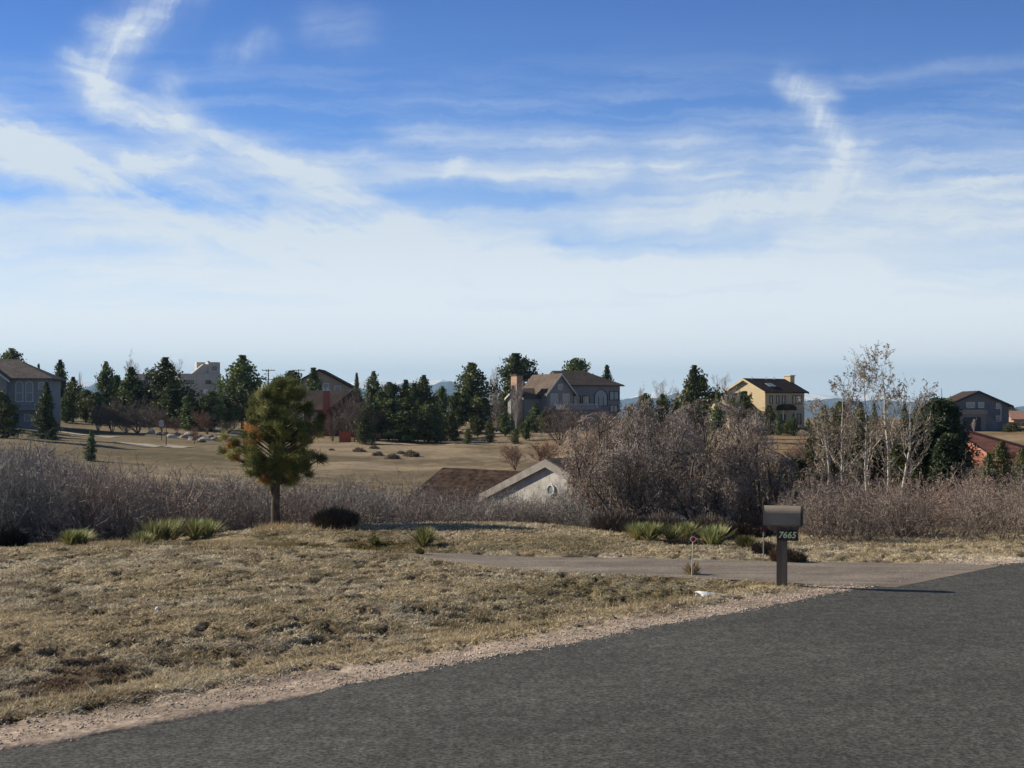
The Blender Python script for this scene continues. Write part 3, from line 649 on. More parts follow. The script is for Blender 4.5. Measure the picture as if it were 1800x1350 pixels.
CT = [  # kind, variant, column, top row, half width, depth, label
 ('round', 0, 20, 613, 24, 275, 'large rounded dark pine rising behind the roof of the blue grey house at far left'),
 ('cone', 0, 68, 640, 8, 290, 'small pointed treetop just right of the ridge of the blue grey house'),
 ('cone', 1, 106, 633, 17, 240, 'tall sunlit pale green conifer right of the blue grey house'),
 ('spruce', 0, 82, 672, 23, 172, 'tall narrow spruce in front of the right corner of the blue grey house'),
 ('pine', 0, 128, 663, 16, 235, 'middling dark pine between the pale green conifer and the mountain gap'),
 ('round', 1, 151, 685, 15, 232, 'low dark rounded pine standing in the mountain gap at left'),
 ('pine', 1, 186, 636, 17, 235, 'ragged pine with a thin crooked top left of the pale bare poplars'),
 ('cone', 2, 205, 660, 22, 240, 'dark pine hiding the lower left of the ragged crooked pine'),
 ('cone', 0, 231, 646, 27, 232, 'broad pointed conifer directly below the pale bare poplars'),
 ('pine', 2, 290, 629, 31, 232, 'tallest dark pine left of the white stucco house'),
 ('cone', 1, 303, 668, 28, 226, 'dense dark pine filling the foot of the tallest pine by the stucco house'),
 ('cone', 2, 334, 690, 22, 222, 'pointed green conifer below the white disc dish'),
 ('round', 2, 371, 688, 22, 222, 'rounded conifer below the right end of the white stucco house'),
 ('spruce', 1, 160, 755, 12, 138, 'little lone spruce on the left meadow edge'),
 ('bush', 0, 8, 694, 27, 165, 'dark bushy juniper hiding the lower left of the blue grey house'),
 ('pine', 0, 426, 625, 33, 240, 'big isolated dark pine right of the white stucco house'),
 ('round', 0, 412, 655, 16, 245, 'small pine close against the left side of the big isolated pine'),
 ('cone', 1, 391, 672, 9, 300, 'slim dark conifer at the right wall of the white stucco house'),
 ('round', 1, 513, 652, 24, 262, 'round topped dark pine below the right utility pole'),
 ('cone', 2, 551, 647, 20, 255, 'pointed dark pine left of the brown gabled house behind'),
 ('cone', 0, 627, 656, 9, 262, 'slim pointed pine right of the red brown house roof'),
 ('pine', 1, 657, 653, 16, 245, 'narrow tall pine topping the left end of the dark pine grove'),
 ('round', 2, 684, 672, 22, 238, 'rounded pine in the grove just right of its narrow tall pine'),
 ('cone', 1, 713, 668, 18, 240, 'pointed pine in the middle of the dark grove skyline'),
 ('pine', 2, 745, 660, 21, 238, 'tallest pine at the right end of the dark grove'),
 ('cone', 0, 728, 674, 16, 236, 'small pine squeezed between the two taller right grove pines'),
 ('round', 0, 777, 679, 11, 242, 'small rounded pine alone at the right edge of the grove'),
 ('cone', 2, 650, 698, 22, 214, 'front left pine of the dark grove standing at the meadow edge'),
 ('round', 1, 683, 700, 26, 214, 'broad front pine in the left centre of the grove'),
 ('cone', 0, 718, 697, 28, 212, 'broad front pine in the centre of the grove casting the long shadow'),
 ('pine', 0, 752, 705, 26, 214, 'front right pine of the dark grove'),
 ('cone', 1, 778, 712, 18, 224, 'low dark conifer at the foot of the grove right side'),
 ('cone', 2, 641, 735, 16, 205, 'little dark pine in front of the red gate'),
 ('pine', 1, 829, 638, 31, 252, 'large broad cone shaped pine standing alone left of the pale poplar'),
 ('round', 2, 803, 690, 20, 250, 'low pine merging into the left foot of the large lone pine'),
 ('round', 0, 908, 622, 33, 262, 'tall round headed pine behind the white barked tree and the brick chimney'),
 ('bush', 1, 890, 680, 22, 262, 'low dark conifer below the tall round headed pine'),
 ('round', 1, 1013, 630, 29, 292, 'dome topped green tree rising behind the large grey house roof'),
 ('cone', 0, 1067, 642, 15, 288, 'small treetop behind the right end of the large grey house roof'),
 ('bush', 0, 794, 729, 14, 218, 'rounded green shrub tree at the right end of the grove shadow'),
 ('pine', 0, 840, 730, 10, 225, 'small round topped pine on the slope below the sandy drive'),
 ('bush', 1, 861, 737, 10, 212, 'little bushy pine lower on the slope left of the spreading tree'),
 ('round', 2, 888, 724, 13, 224, 'small spreading dark tree in the middle of the slope'),
 ('bush', 0, 906, 753, 9, 208, 'lowest little round bush on the slope'),
 ('round', 0, 925, 739, 10, 214, 'small dark round pine at the right of the slope bushes'),
 ('bush', 1, 822, 754, 9, 206, 'tiny dark bush in the grove shadow on the slope'),
 ('cone', 1, 942, 708, 14, 240, 'dark conifer at the foot of the brick chimney'),
 ('pine', 2, 1220, 643, 29, 190, 'big lone pine rising above the leafless oaks in the middle right'),
 ('round', 1, 1135, 692, 17, 150, 'olive green rounded tree top above the big oak on its left'),
 ('round', 2, 1165, 693, 14, 150, 'olive rounded tree top between the big oak and the lone pine'),
 ('cone', 0, 1262, 690, 14, 180, 'small olive conifer left of the cream house'),
 ('round', 0, 1308, 688, 20, 200, 'olive brown tree in front of the lit gable of the cream house'),
 ('bush', 1, 1352, 712, 13, 225, 'dark shrub at the left corner of the cream house'),
 ('column', 0, 1369, 724, 8, 222, 'narrow columnar juniper left of the cream house arch'),
 ('column', 1, 1395, 727, 8, 222, 'narrow columnar juniper right of the cream house arch'),
 ('bush', 0, 1383, 738, 12, 228, 'low black shrub between the two columnar junipers'),
 ('column', 0, 1421, 735, 8, 222, 'narrow juniper at the right corner of the cream house'),
 ('cone', 1, 1448, 712, 16, 170, 'dark olive tree top just right of the cream house'),
 ('round', 1, 1477, 706, 18, 170, 'dark rounded tree behind the lower left aspen branches'),
 ('cone', 2, 1512, 707, 16, 165, 'dark tree top between the aspen trunks'),
 ('cone', 0, 1537, 708, 9, 150, 'tiny dark conifer tip seen between the two tallest aspens'),
 ('cone', 1, 1590, 705, 10, 150, 'small conifer tip right of the tallest aspens'),
 ('round', 2, 1615, 710, 16, 140, 'dark rounded tree behind the big juniper left shoulder'),
 ('round', 0, 1662, 700, 10, 260, 'small far tree at the left eave of the dark grey house'),
 ('bush', 1, 1779, 742, 16, 215, 'dark shrub at the right foot of the dark grey house'),
 ('bush', 0, 1776, 712, 14, 300, 'low round tree behind the right end of the dark grey house'),
 ('bush', 0, 1762, 776, 21, 92, 'black green juniper standing against the red tiled roof'),
 ('cone', 2, 1738, 796, 15, 90, 'small pointed green juniper left of the black green one by the red roof'),
 ('bush', 1, 1797, 788, 15, 90, 'juniper cut by the right edge of the photo below the red roof'),
]
for k in CT: conifer(*k[:6], k[6])
BT = [
 ('pale', 0, 240, 610, 34, 275, 'tall pale bare poplar behind the pointed conifer at left'),
 ('pale', 1, 303, 622, 22, 285, 'smaller pale bare tree between the tallest pine and the stucco house roof'),
 ('pale', 1, 138, 648, 10, 270, 'thin faint bare tree above the mountain gap at left'),
 ('brown', 0, 198, 700, 26, 205, 'grey brown bare thicket tree below the ragged pine'),
 ('brown', 1, 243, 690, 28, 205, 'wide grey brown bare tree below the pale poplar'),
 ('brown', 0, 285, 708, 18, 212, 'small rosy bare tree behind the thin wooden pole'),
 ('red', 0, 365, 715, 22, 214, 'reddish bare tree below the white disc dish'),
 ('red', 0, 342, 744, 11, 182, 'tiny reddish bare tree standing on the left meadow'),
 ('brown', 1, 630, 680, 26, 214, 'brown bare tree against the right gable of the red brown house'),
 ('brown', 0, 585, 722, 20, 218, 'low brown bare shrub tree in front of the red brown house'),
 ('pale', 0, 866, 624, 23, 268, 'pale bare poplar between the large lone pine and the round headed pine'),
 ('pale', 1, 907, 662, 20, 232, 'white barked bare tree in front of the round headed pine'),
 ('brown', 0, 872, 690, 18, 240, 'brownish bare tree at the foot of the pale poplar'),
 ('pale', 0, 1128, 668, 16, 260, 'far pale bare tree just right of the large grey house'),
 ('pale', 1, 1165, 661, 22, 260, 'far pale bare tree in the middle of the row beside the lone pine'),
 ('pale', 0, 1192, 665, 15, 262, 'far pale bare tree touching the left of the lone pine'),
 ('pale', 1, 1276, 650, 30, 235, 'pale bare tree between the lone pine and the cream house'),
 ('brown', 1, 985, 700, 34, 200, 'dark bare tree in front of the wooden deck stairs'),
 ('brown', 0, 1050, 712, 30, 150, 'bare brown tree in front of the blue grey wall of the large house'),
 ('pale', 0, 1712, 730, 8, 210, 'small pale bare tree in front of the dark grey house garage'),
 ('pale', 1, 1300, 672, 14, 190, 'thin bare tree crossing the lit gable of the cream house'),
 ('red', 0, 960, 762, 36, 130, 'rosy brown bare shrub behind the near house roof left of its vents'),
 ('red', 0, 905, 772, 30, 128, 'thin rosy bare shrub on the meadow above the brown near roof'),
 ('red', 0, 1395, 768, 30, 110, 'orange brown bare shrub on the golden slope below the cream house'),
 ('brown', 1, 1475, 728, 46, 95, 'wide brown bare shrub tree behind the white barked aspens'),
 ('brown', 0, 1560, 718, 44, 95, 'broad brown bare shrub tree left of the big juniper'),
 ('brown', 0, 1425, 745, 34, 90, 'brown bare shrub at the left of the juniper aspens group'),
]
for k in BT: bare_tree(*k[:6], k[6])


ET = [('cone', 2, 118, 690, 16, 228, 'low dark conifer filling the gap right of the tall narrow spruce'), ('round', 0, 170, 690, 20, 226, 'low rounded pine at the foot of the ragged crooked pine'),
 ('bush', 1, 210, 700, 20, 238, 'dark green undergrowth tree between the ragged pine and the broad pointed conifer'), ('cone', 0, 258, 680, 18, 240, 'dark conifer wedged left of the tallest pine by the stucco house'),
 ('round', 1, 318, 702, 20, 236, 'dark rounded tree at the foot of the stucco house left of the dish'), ('bush', 0, 352, 706, 20, 232, 'dark bushy tree right under the white disc dish'),
 ('round', 2, 398, 700, 14, 236, 'small dark tree beside the far light driveway at left'), ('cone', 1, 446, 672, 14, 250, 'pine partly behind the foreground pine top at its left'),
 ('round', 0, 488, 664, 18, 262, 'pine behind the foreground pine crown right of the left utility pole'), ('cone', 2, 668, 690, 20, 226, 'dark pine deep inside the grove left part'),
 ('round', 0, 700, 700, 24, 222, 'dark pine deep inside the grove centre'), ('cone', 0, 738, 700, 22, 222, 'dark pine deep inside the grove right part'),
 ('bush', 0, 765, 718, 16, 214, 'dark low bush tree at the right foot of the grove'), ('bush', 1, 850, 700, 18, 252, 'low green tree at the right foot of the large lone pine'),
 ('bush', 0, 960, 722, 14, 236, 'dark shrub left of the deck stairs of the large grey house'), ('bush', 1, 1110, 712, 16, 150, 'olive shrub top at the left shoulder of the big oak clump'),
 ('bush', 0, 1190, 702, 16, 150, 'olive tree top just left of the lone pine foot'), ('bush', 1, 1335, 722, 15, 210, 'olive brown shrub left of the cream house front')]
ET += [('pine', 0, -50, 640, 26, 184, 'dark pine just outside the left edge casting a shadow on the meadow'), ('pine', 1, -58, 596, 30, 168, 'second dark pine beyond the left edge throwing the lower meadow shadow'), ('pine', 2, -28, 655, 20, 190, 'smaller pine just beyond the left edge beside the blue grey house')]
for k in ET: conifer(*k[:6], k[6])
EB = [('brown', 0, 172, 705, 24, 208, 'grey bare thicket tree below the small far rounded pine'), ('brown', 1, 222, 712, 22, 207, 'low grey bare bush between the two grey brown bare trees'), ('brown', 0, 262, 715, 20, 209, 'low grey bare bush left of the thin wooden pole'),
 ('red', 0, 312, 728, 16, 212, 'low rosy bush just above the rock garden left part'), ('brown', 1, 395, 735, 14, 212, 'low bare bush at the right end of the rock garden'), ('brown', 0, 612, 705, 20, 216, 'bare brown shrub in front of the red brown gable'), ('brown', 1, 648, 712, 18, 212, 'bare brown shrub left of the front grove pines'),
 ('brown', 0, 1010, 720, 24, 190, 'dark bare bush right of the deck stairs'), ('brown', 1, 1085, 722, 26, 150, 'bare bush below the right corner of the large grey house')]
for k in EB: bare_tree(*k[:6], k[6])

# ---- low shrubs dotted on the meadow
M_brush = mat('brush', (1, 1, 1), .9, .3, 1.0, use_col=True)
def low_shrub_mesh(seed):
    rng = np.random.default_rng(seed); n = 26; a = rng.random(n) * 6.28; r = rng.random(n) ** .5
    C = np.c_[np.cos(a) * r * .8, np.sin(a) * r * .8, .5 * (1 - r ** 2) * (.6 + .6 * rng.random(n))]
    V, Fc = puff_tris(rng, C, .3, 60, .16, .8, .35); V[:, 2] = np.maximum(V[:, 2], -.05)
    c = np.repeat((.75 + .5 * rng.random((n, 1))) * np.array((.20, .155, .115)), 180, 0)
    return fast_mesh('low_shrub', V, Fc, M_brush, c)
LS = [low_shrub_mesh(s) for s in (1, 2)]
for i, (u, v, hw, lab) in enumerate([(632, 795, 13, 'leftmost low brown shrub on the open meadow right of the foreground pine'), (665, 801, 12, 'low brown shrub second from left on the meadow below the grove'), (690, 806, 15, 'low brown shrub lowest of the meadow row'),
    (722, 802, 17, 'widest low brown shrub at the right end of the meadow row'), (705, 798, 9, 'small low shrub squeezed beside the widest meadow shrub'), (658, 789, 10, 'small low shrub at the rim of the grove shadow'), (583, 792, 6, 'tiny dark tuft shrub close to the foreground pine crown'),
    (355, 778, 9, 'small dark shrub beside the tiny reddish tree'), (398, 776, 9, 'low shrub by the right end of the rock garden')]):
    Y = 150 + (805 - v) * 1.2; x = wx(u, Y)
    # find depth where the ground meets the wanted row
    for Yt in np.arange(110, 215, 1.0):
        if HOR + F * (EYE - gz(wx(u, Yt), Yt)) / Yt <= v: Y = Yt; break
    x = wx(u, Y); o = obj('low_shrub', LS[i % 2]); o.location = (x, Y, gz(x, Y)); r = hw * Y / F; o.scale = (r, r, r * .9); o.rotation_euler.z = i * 1.3
    tag(o, lab, 'shrub', 'low shrubs dotted on the meadow')

# ---- thickets: one mass of leafless scrub each
def scrub_proto(seed, stems, L, colr, spread=.6, rmin=.0035):
    rng = np.random.default_rng(seed)
    st = []
    for _ in range(stems):
        a = rng.random() * 6.28; q = rng.random() ** .5; d = Vector((math.cos(a) * spread * q, math.sin(a) * spread * q, 1)).normalized()
        st.append(((math.cos(a) * .25 * q, math.sin(a) * .25 * q, 0), d[:], .55 + .45 * rng.random(), .012))
    P0, P1, R0, R1, lv = grow(rng, st, L); s = 1 / np.percentile(P1[:, 2], 99.3)
    P0 = P0 * s; P1 = P1 * s
    v, f = seg_mesh(P0, P1, np.maximum(R0, rmin), np.maximum(R1, rmin * .7), rng, 2)
    c = (.65 + .7 * rng.random((len(P0), 1))) * np.array(colr) * np.where(lv[:, None] < 1, .6, 1.0)
    return v, f, np.repeat(c, 4, 0), P1[lv == lv.max()]
LV_T = [dict(nseg=4, kids=8, klen=.42, kang=.85, krad=.6, start=.2, up=.0, wander=.7), dict(nseg=3, kids=5, klen=.55, kang=.75, krad=.7, up=.1, wander=.5), dict(nseg=2, kids=0, wander=.5, up=.1)]
LV_N = [dict(nseg=5, kids=8, klen=.42, kang=.8, krad=.6, start=.2, up=.05, wander=.65), dict(nseg=4, kids=5, klen=.48, kang=.9, krad=.7, up=.05, wander=.55), dict(nseg=3, kids=4, klen=.5, kang=.8, krad=.7, up=.05, wander=.5), dict(nseg=2, kids=0, wander=.5, up=.05)]
def mass(name, protos, spots, kindstuff=True, cjit=.2, seed=5, mat_=None):
    """spots: (x, y, z, height, width, tint)"""
    rng = np.random.default_rng(seed); VV = []; FF = []; CC = []; b = 0
    for x, y, z, h, w, tint in spots:
        v, f, c, _ = protos[rng.integers(len(protos))]; a = rng.random() * 6.28; ca, sa = math.cos(a), math.sin(a)
        q = np.c_[(v[:, 0] * ca - v[:, 1] * sa) * w + x, (v[:, 0] * sa + v[:, 1] * ca) * w + y, v[:, 2] * h + z]
        VV.append(q); FF.append(f + b); b += len(v); CC.append(c * np.array(tint) * (1 - cjit + 2 * cjit * rng.random()))
    return fast_mesh(name, np.concatenate(VV), np.concatenate(FF), mat_ or M_twig, np.concatenate(CC))
TP = [scrub_proto(s, 15, LV_T, (.315, .275, .25), .9, .0027) for s in range(4)]
NP_ = [scrub_proto(40 + s, 11, LV_N, (.29, .245, .215), .9, .0028) for s in range(3)]
def fill(n, u0, u1, Y0, Y1, topf, wid, seed, basepad=0, tintf=None, mn=.5):
    """scatter shrubs over a fan region; topf(u) gives the photo row their tops reach"""
    rng = np.random.default_rng(seed); S = []
    for k in range(n):
        Y = math.sqrt(Y0 ** 2 + (Y1 ** 2 - Y0 ** 2) * rng.random()); u = u0 + (u1 - u0) * rng.random(); x = wx(u, Y); z = gz(x, Y) - .08
        top = topf(u, Y) + rng.normal() * 10; h = (wz(top, Y) - z) * (.86 + .26 * rng.random())
        if h < mn: h = mn
        w = min(max(h * .8, .5), wid) * (.8 + .4 * rng.random())
        S.append((x, Y, z, h, w, (1, 1, 1) if tintf is None else tintf(u, Y, rng)))
    return S
lt = lambda u, Y: np.interp(u, [-300, 0, 80, 160, 230, 300, 400, 480, 600, 700, 760, 840, 900, 1000, 1100], [774, 798, 812, 832, 842, 850, 842, 850, 856, 858, 872, 880, 882, 876, 872]) + (41.5 - Y) * -2.2
def ltint(u, Y, r):
    a = float(smooth(.35, .65, fbm(u / 60, Y / 3, 5, 3))); q = .8 + .45 * float(fbm(u / 35, Y / 2, 15, 3)); return q * (np.array([1.06, .96, .92]) * (1 - a) + np.array([.90, .98, 1.0]) * a) * (.95 if u > 250 else 1.05)
spots = fill(16, 830, 1000, 40, 46, lambda u, Y: 858, .5, 44, tintf=ltint, mn=.4) + fill(330, -260, 760, 36.5, 47, lt, 1.5, 3, tintf=ltint) + fill(90, 740, 1040, 36.5, 44, lt, 1.1, 4, tintf=ltint, mn=.4)
tag(obj('scrub_thicket', mass('scrub_thicket', TP, spots)), kind='stuff')
lt2 = lambda u, Y: np.interp(u, [-300, 0, 60, 110, 150, 200], [770, 784, 789, 800, 820, 830])
spots = fill(80, -250, 160, 62, 80, lt2, 2.4, 8, tintf=lambda u, Y, r: (.95, .95, .98))
tag(obj('scrub_thicket', mass('scrub_thicket', TP, spots, seed=9)), kind='stuff')
rtint = lambda u, Y, r: tuple(np.array([1.0, .95, .90]) * (.75 + .5 * float(fbm(u / 40, Y / 1.2, 25, 3))))
rt = lambda u, Y: np.interp(u, [1380, 1430, 1480, 1560, 1640, 1720, 1800, 2000], [850, 838, 832, 850, 858, 852, 846, 840]) + (31 - Y) * 2.5
spots = fill(52, 1405, 2080, 29.2, 33, rt, 1.15, 12, tintf=rtint) + fill(46, 1405, 2150, 33, 39, rt, 1.3, 13, tintf=lambda u, Y, r: (1.08, .93, .88))
tag(obj('scrub_thicket', mass('scrub_thicket', NP_, spots, seed=14)), kind='stuff')

# ---- the big leafless oaks in the middle right
def oak(u, Y, top, hw, seed, label, stems=7, leafcol=None, nl=0, col=(.35, .295, .26)):
    rng = np.random.default_rng(seed); x = wx(u, Y); z0 = gz(x, Y) - .15; H = wz(top, Y) - z0; Wd = hw * Y / F
    st = []
    for k in range(stems):
        a = rng.random() * 6.28; q = (.25 + .75 * rng.random()); st.append(((math.cos(a) * .25 * q, math.sin(a) * .25 * q, 0), Vector((math.cos(a) * Wd / H * q, math.sin(a) * Wd / H * q * .8, 1)).normalized()[:], (.8 + .35 * q) * H * .85, .05 + .02 * rng.random()))
    L = [dict(nseg=7, kids=11, klen=.44, kang=.85, krad=.55, start=.16, up=.1, wander=.55, taper=.8), dict(nseg=5, kids=8, klen=.50, kang=.8, krad=.55, up=.1, wander=.8), dict(nseg=4, kids=6, klen=.52, kang=.85, krad=.6, up=.1, wander=.55, rmin=.004), dict(nseg=3, kids=3, klen=.55, kang=.75, krad=.7, up=.1, wander=.5, rmin=.0035), dict(nseg=2, kids=0, wander=.5, up=.1)]
    P0, P1, R0, R1, lv = grow(rng, st, L); mz = np.percentile(P1[:, 2], 95.5); mx = np.percentile(np.abs(P1[:, 0]), 97)
    s = np.array([Wd / mx, Wd / mx, H / mz]); P0 = P0 * s; P1 = P1 * s
    for P in (P0, P1):
        q = np.sqrt((P[:, 0] / Wd) ** 2 + (P[:, 1] / Wd) ** 2 + (np.maximum(P[:, 2] - .35 * H, 0) / (.65 * H)) ** 2); f_ = np.where(q > .9, (.9 + (q - .9) * .35) / q, 1)[:, None]; P *= np.c_[f_, f_, np.where(P[:, 2:] > .35 * H, f_, 1)]
    t = thing('oak_tree', label, 'tree', (x, Y, z0), 0, 'bare oaks by the driveway')
    th = lv <= 1; v, f = seg_mesh(P0[th], P1[th], R0[th], R1[th], rng, 5); obj('trunk', fast_mesh('trunk', v, f, M_twig, np.ones((len(v), 3)) * np.array((.16, .13, .11))), t)
    v, f = seg_mesh(P0[~th], P1[~th], np.maximum(R0[~th], .0046), np.maximum(R1[~th], .0034), rng, 2); c = np.repeat((.6 + .8 * rng.random(((~th).sum(), 1))) * np.array(col), 4, 0)
    obj('crown', fast_mesh('crown', v, f, M_twig, c), t)
    ends = P1[lv >= 3]
    if nl:
        pick = ends[rng.integers(0, len(ends), nl)]
        if leafcol == 'rust':
            pick = pick[(pick[:, 2] < H * .75)]
        V, Fc = puff_tris(rng, pick, .03, 1, .05, 1, .8); hue = rng.random((len(pick), 1))
        c = np.array((.30, .15, .06)) * hue + np.array((.16, .115, .06)) * (1 - hue); k = rng.random(len(pick)) < .22; c[k] = (.10, .11, .04)
        obj('leaves', fast_mesh('leaves', V, Fc, M_leaf, np.repeat(c * (.7 + .6 * rng.random((len(pick), 1))), 3, 0)), t)
    return t
oak(1052, 38.5, 712, 100, 21, 'rust tinged bare oak at the left of the big oak clump beside the near house', 8, 'rust', 900, (.36, .295, .25))
oak(1145, 37.0, 682, 110, 22, 'tallest and fullest bare oak in the middle of the big clump', 9, 'x', 900)
oak(1240, 39.0, 684, 105, 23, 'dense bare oak right of the tallest one in the clump', 8, 'x', 900)
oak(1325, 38.0, 694, 88, 24, 'bare oak at the right end of the big clump above the mailbox', 7, 'x', 500, (.37, .305, .26))
oak(1110, 35.0, 780, 95, 25, 'low bare oak at the front foot of the big clump behind the yuccas', 8, 'rust', 700, (.29, .245, .215))
oak(1240, 34.9, 785, 95, 26, 'low dark bare oak in front of the right half of the clump', 8, 'x', 700, (.32, .27, .235))
oak(1035, 40.5, 785, 48, 27, 'small orange leaved oak between the near house gable and the big clump', 6, 'rust', 900, (.31, .24, .20))
oak(1350, 36.0, 780, 70, 28, 'small bare oak behind the mailbox roof', 6, 'x', 400, (.28, .24, .21))
oak(1405, 33.5, 838, 48, 29, 'low spreading bare oak just right of the mailbox', 6, 'x', 100, (.27, .23, .20))
oak(770, 48.0, 868, 26, 31, 'small dark bare oak at the left end of the brown near roof', 4, 'x', 50, (.24, .20, .18))

# ---- white barked aspens
def aspen(u, Y, base, top, hw, seed, label, lean=(0, 0), stems=1):
    rng = np.random.default_rng(seed); x = wx(u, Y); z0 = gz(x, Y) - .1; H = wz(top, Y) - z0; Wd = hw * Y / F
    st = [((0, 0, 0), Vector((lean[0] + (rng.normal() * .25 if stems > 1 else 0), lean[1], 1)).normalized()[:], H, .085) for _ in range(stems)]
    L = [dict(nseg=10, kids=20, klen=.36, kang=.62, krad=.5, start=.28, up=.15, wander=.16, taper=.85), dict(nseg=5, kids=7, klen=.42, kang=.5, krad=.5, up=.5, wander=.35), dict(nseg=4, kids=4, klen=.5, kang=.5, krad=.6, up=.45, wander=.4, rmin=.006), dict(nseg=3, kids=0, wander=.4, up=.4)]
    P0, P1, R0, R1, lv = grow(rng, st, L); s = np.array([1, 1, H / P1[:, 2].max()]); P0 = P0 * s; P1 = P1 * s
    t = thing('aspen_tree', label, 'tree', (x, Y, z0), 0, 'white barked trees left of the big juniper')
    th = lv == 0; v, f = seg_mesh(P0[th], P1[th], R0[th], R1[th], rng, 6); obj('trunk', fast_mesh('trunk', v, f, M_pale_bark), t)
    v, f = seg_mesh(P0[~th], P1[~th], np.maximum(R0[~th], .0075), np.maximum(R1[~th], .005), rng, 2); c = np.repeat(np.where(lv[~th][:, None] == 1, 1, .85) * (.75 + .5 * rng.random(((~th).sum(), 1))) * np.array((.38, .33, .28)), 4, 0)
    obj('crown', fast_mesh('crown', v, f, M_twig, c), t)
    ends = P1[lv >= 2]; pick = ends[rng.integers(0, len(ends), 1100)]
    V, Fc = puff_tris(rng, pick, .05, 1, .10, 1, .45); hue = rng.random((len(pick), 1)); c = np.array((.24, .17, .12)) * hue + np.array((.30, .27, .20)) * (1 - hue)
    obj('catkins', fast_mesh('catkins', V, Fc, M_leaf, np.repeat(c, 3, 0)), t)
aspen(1556, 58, 850, 598, 60, 51, 'tallest white barked aspen with its top above the horizon trees', (.06, 0))
aspen(1530, 60, 850, 606, 45, 52, 'second tallest aspen directly left of the tallest one', (-.03, .02))
aspen(1488, 60, 850, 642, 45, 53, 'shorter aspen leaning left toward the cream house', (-.10, 0))
aspen(1572, 57, 850, 655, 45, 54, 'short aspen leaning right toward the big juniper', (.20, 0))
aspen(1462, 56, 850, 700, 40, 55, 'low white barked aspen at the left end of the group', (-.28, 0))

# ---- big dark juniper and its scraggly neighbours
def juniper(u, Y, top, hw, seed, label, col, npuff=900, tone=1.0, name='juniper_tree', flat=.8, zlo=.02, group='junipers behind the right thicket'):
    rng = np.random.default_rng(seed); x = wx(u, Y); z0 = gz(x, Y) - .1; H = wz(top, Y) - z0; Wd = hw * Y / F
    t = rng.random(npuff) ** .8; az = rng.random(npuff) * 6.28; pr = np.sqrt(np.maximum(0, 1 - ((t - .36) / .66) ** 2)); lump = .78 + .3 * np.sin(az * 3 + t * 7 + seed) * np.sin(az + t * 15)
    r = Wd * pr * lump * (rng.random(npuff) ** .28); C = np.c_[np.cos(az) * r, np.sin(az) * r, zlo * H + t * (1 - zlo) * H * (1 + .0 * lump)]
    V, Fc = puff_tris(rng, C, .26 * Wd ** .5 * .8, 30, .15, .9, .5); V[:, 2] = np.maximum(V[:, 2], 0)
    c = np.repeat((.65 + .7 * rng.random((npuff, 1))) * np.array(col) * tone, 90, 0)
    o = thing(name, label, 'tree', (x, Y, z0), 0, group)
    obj('crown', fast_mesh('crown', V, Fc, M_needle, c), o)
    k = rng.integers(0, npuff, 60); P1 = C[k]; P0 = np.c_[P1[:, 0] * .1, P1[:, 1] * .1, P1[:, 2] * .6]
    v, f = seg_mesh(P0, P1, np.full(60, .05), np.full(60, .015), rng, 4); b = MB().tube([(0, 0, -.2), (.05, 0, H * .4), (0, .05, H * .9)], [.16, .11, .03], 7); q = [g_ for g_ in b.f if len(g_) == 4]
    obj('trunk', fast_mesh('trunk', np.concatenate([np.array(b.v), v]), [np.array(q), f + len(b.v)], M_bark), o)
juniper(1652, 66, 708, 64, 61, 'biggest darkest juniper left of the red tiled roof', (.055, .075, .036), 1100)
juniper(1606, 64, 742, 44, 62, 'juniper joined to the left side of the biggest one', (.075, .09, .04), 700)
juniper(1668, 62, 770, 36, 63, 'low dark juniper in front of the right foot of the biggest one', (.05, .066, .034), 500)
juniper(1450, 68, 752, 40, 64, 'scraggly olive brown juniper behind the low left aspen', (.085, .08, .04), 380)
juniper(1525, 70, 765, 48, 65, 'dark olive juniper behind the aspen trunks', (.062, .062, .032), 420)
juniper(1575, 72, 772, 30, 66, 'brownish juniper between the aspens and the dark junipers', (.09, .075, .042), 300)
juniper(1395, 60, 812, 50, 67, 'low dark juniper hidden behind the small oaks by the mailbox', (.05, .05, .03), 400)

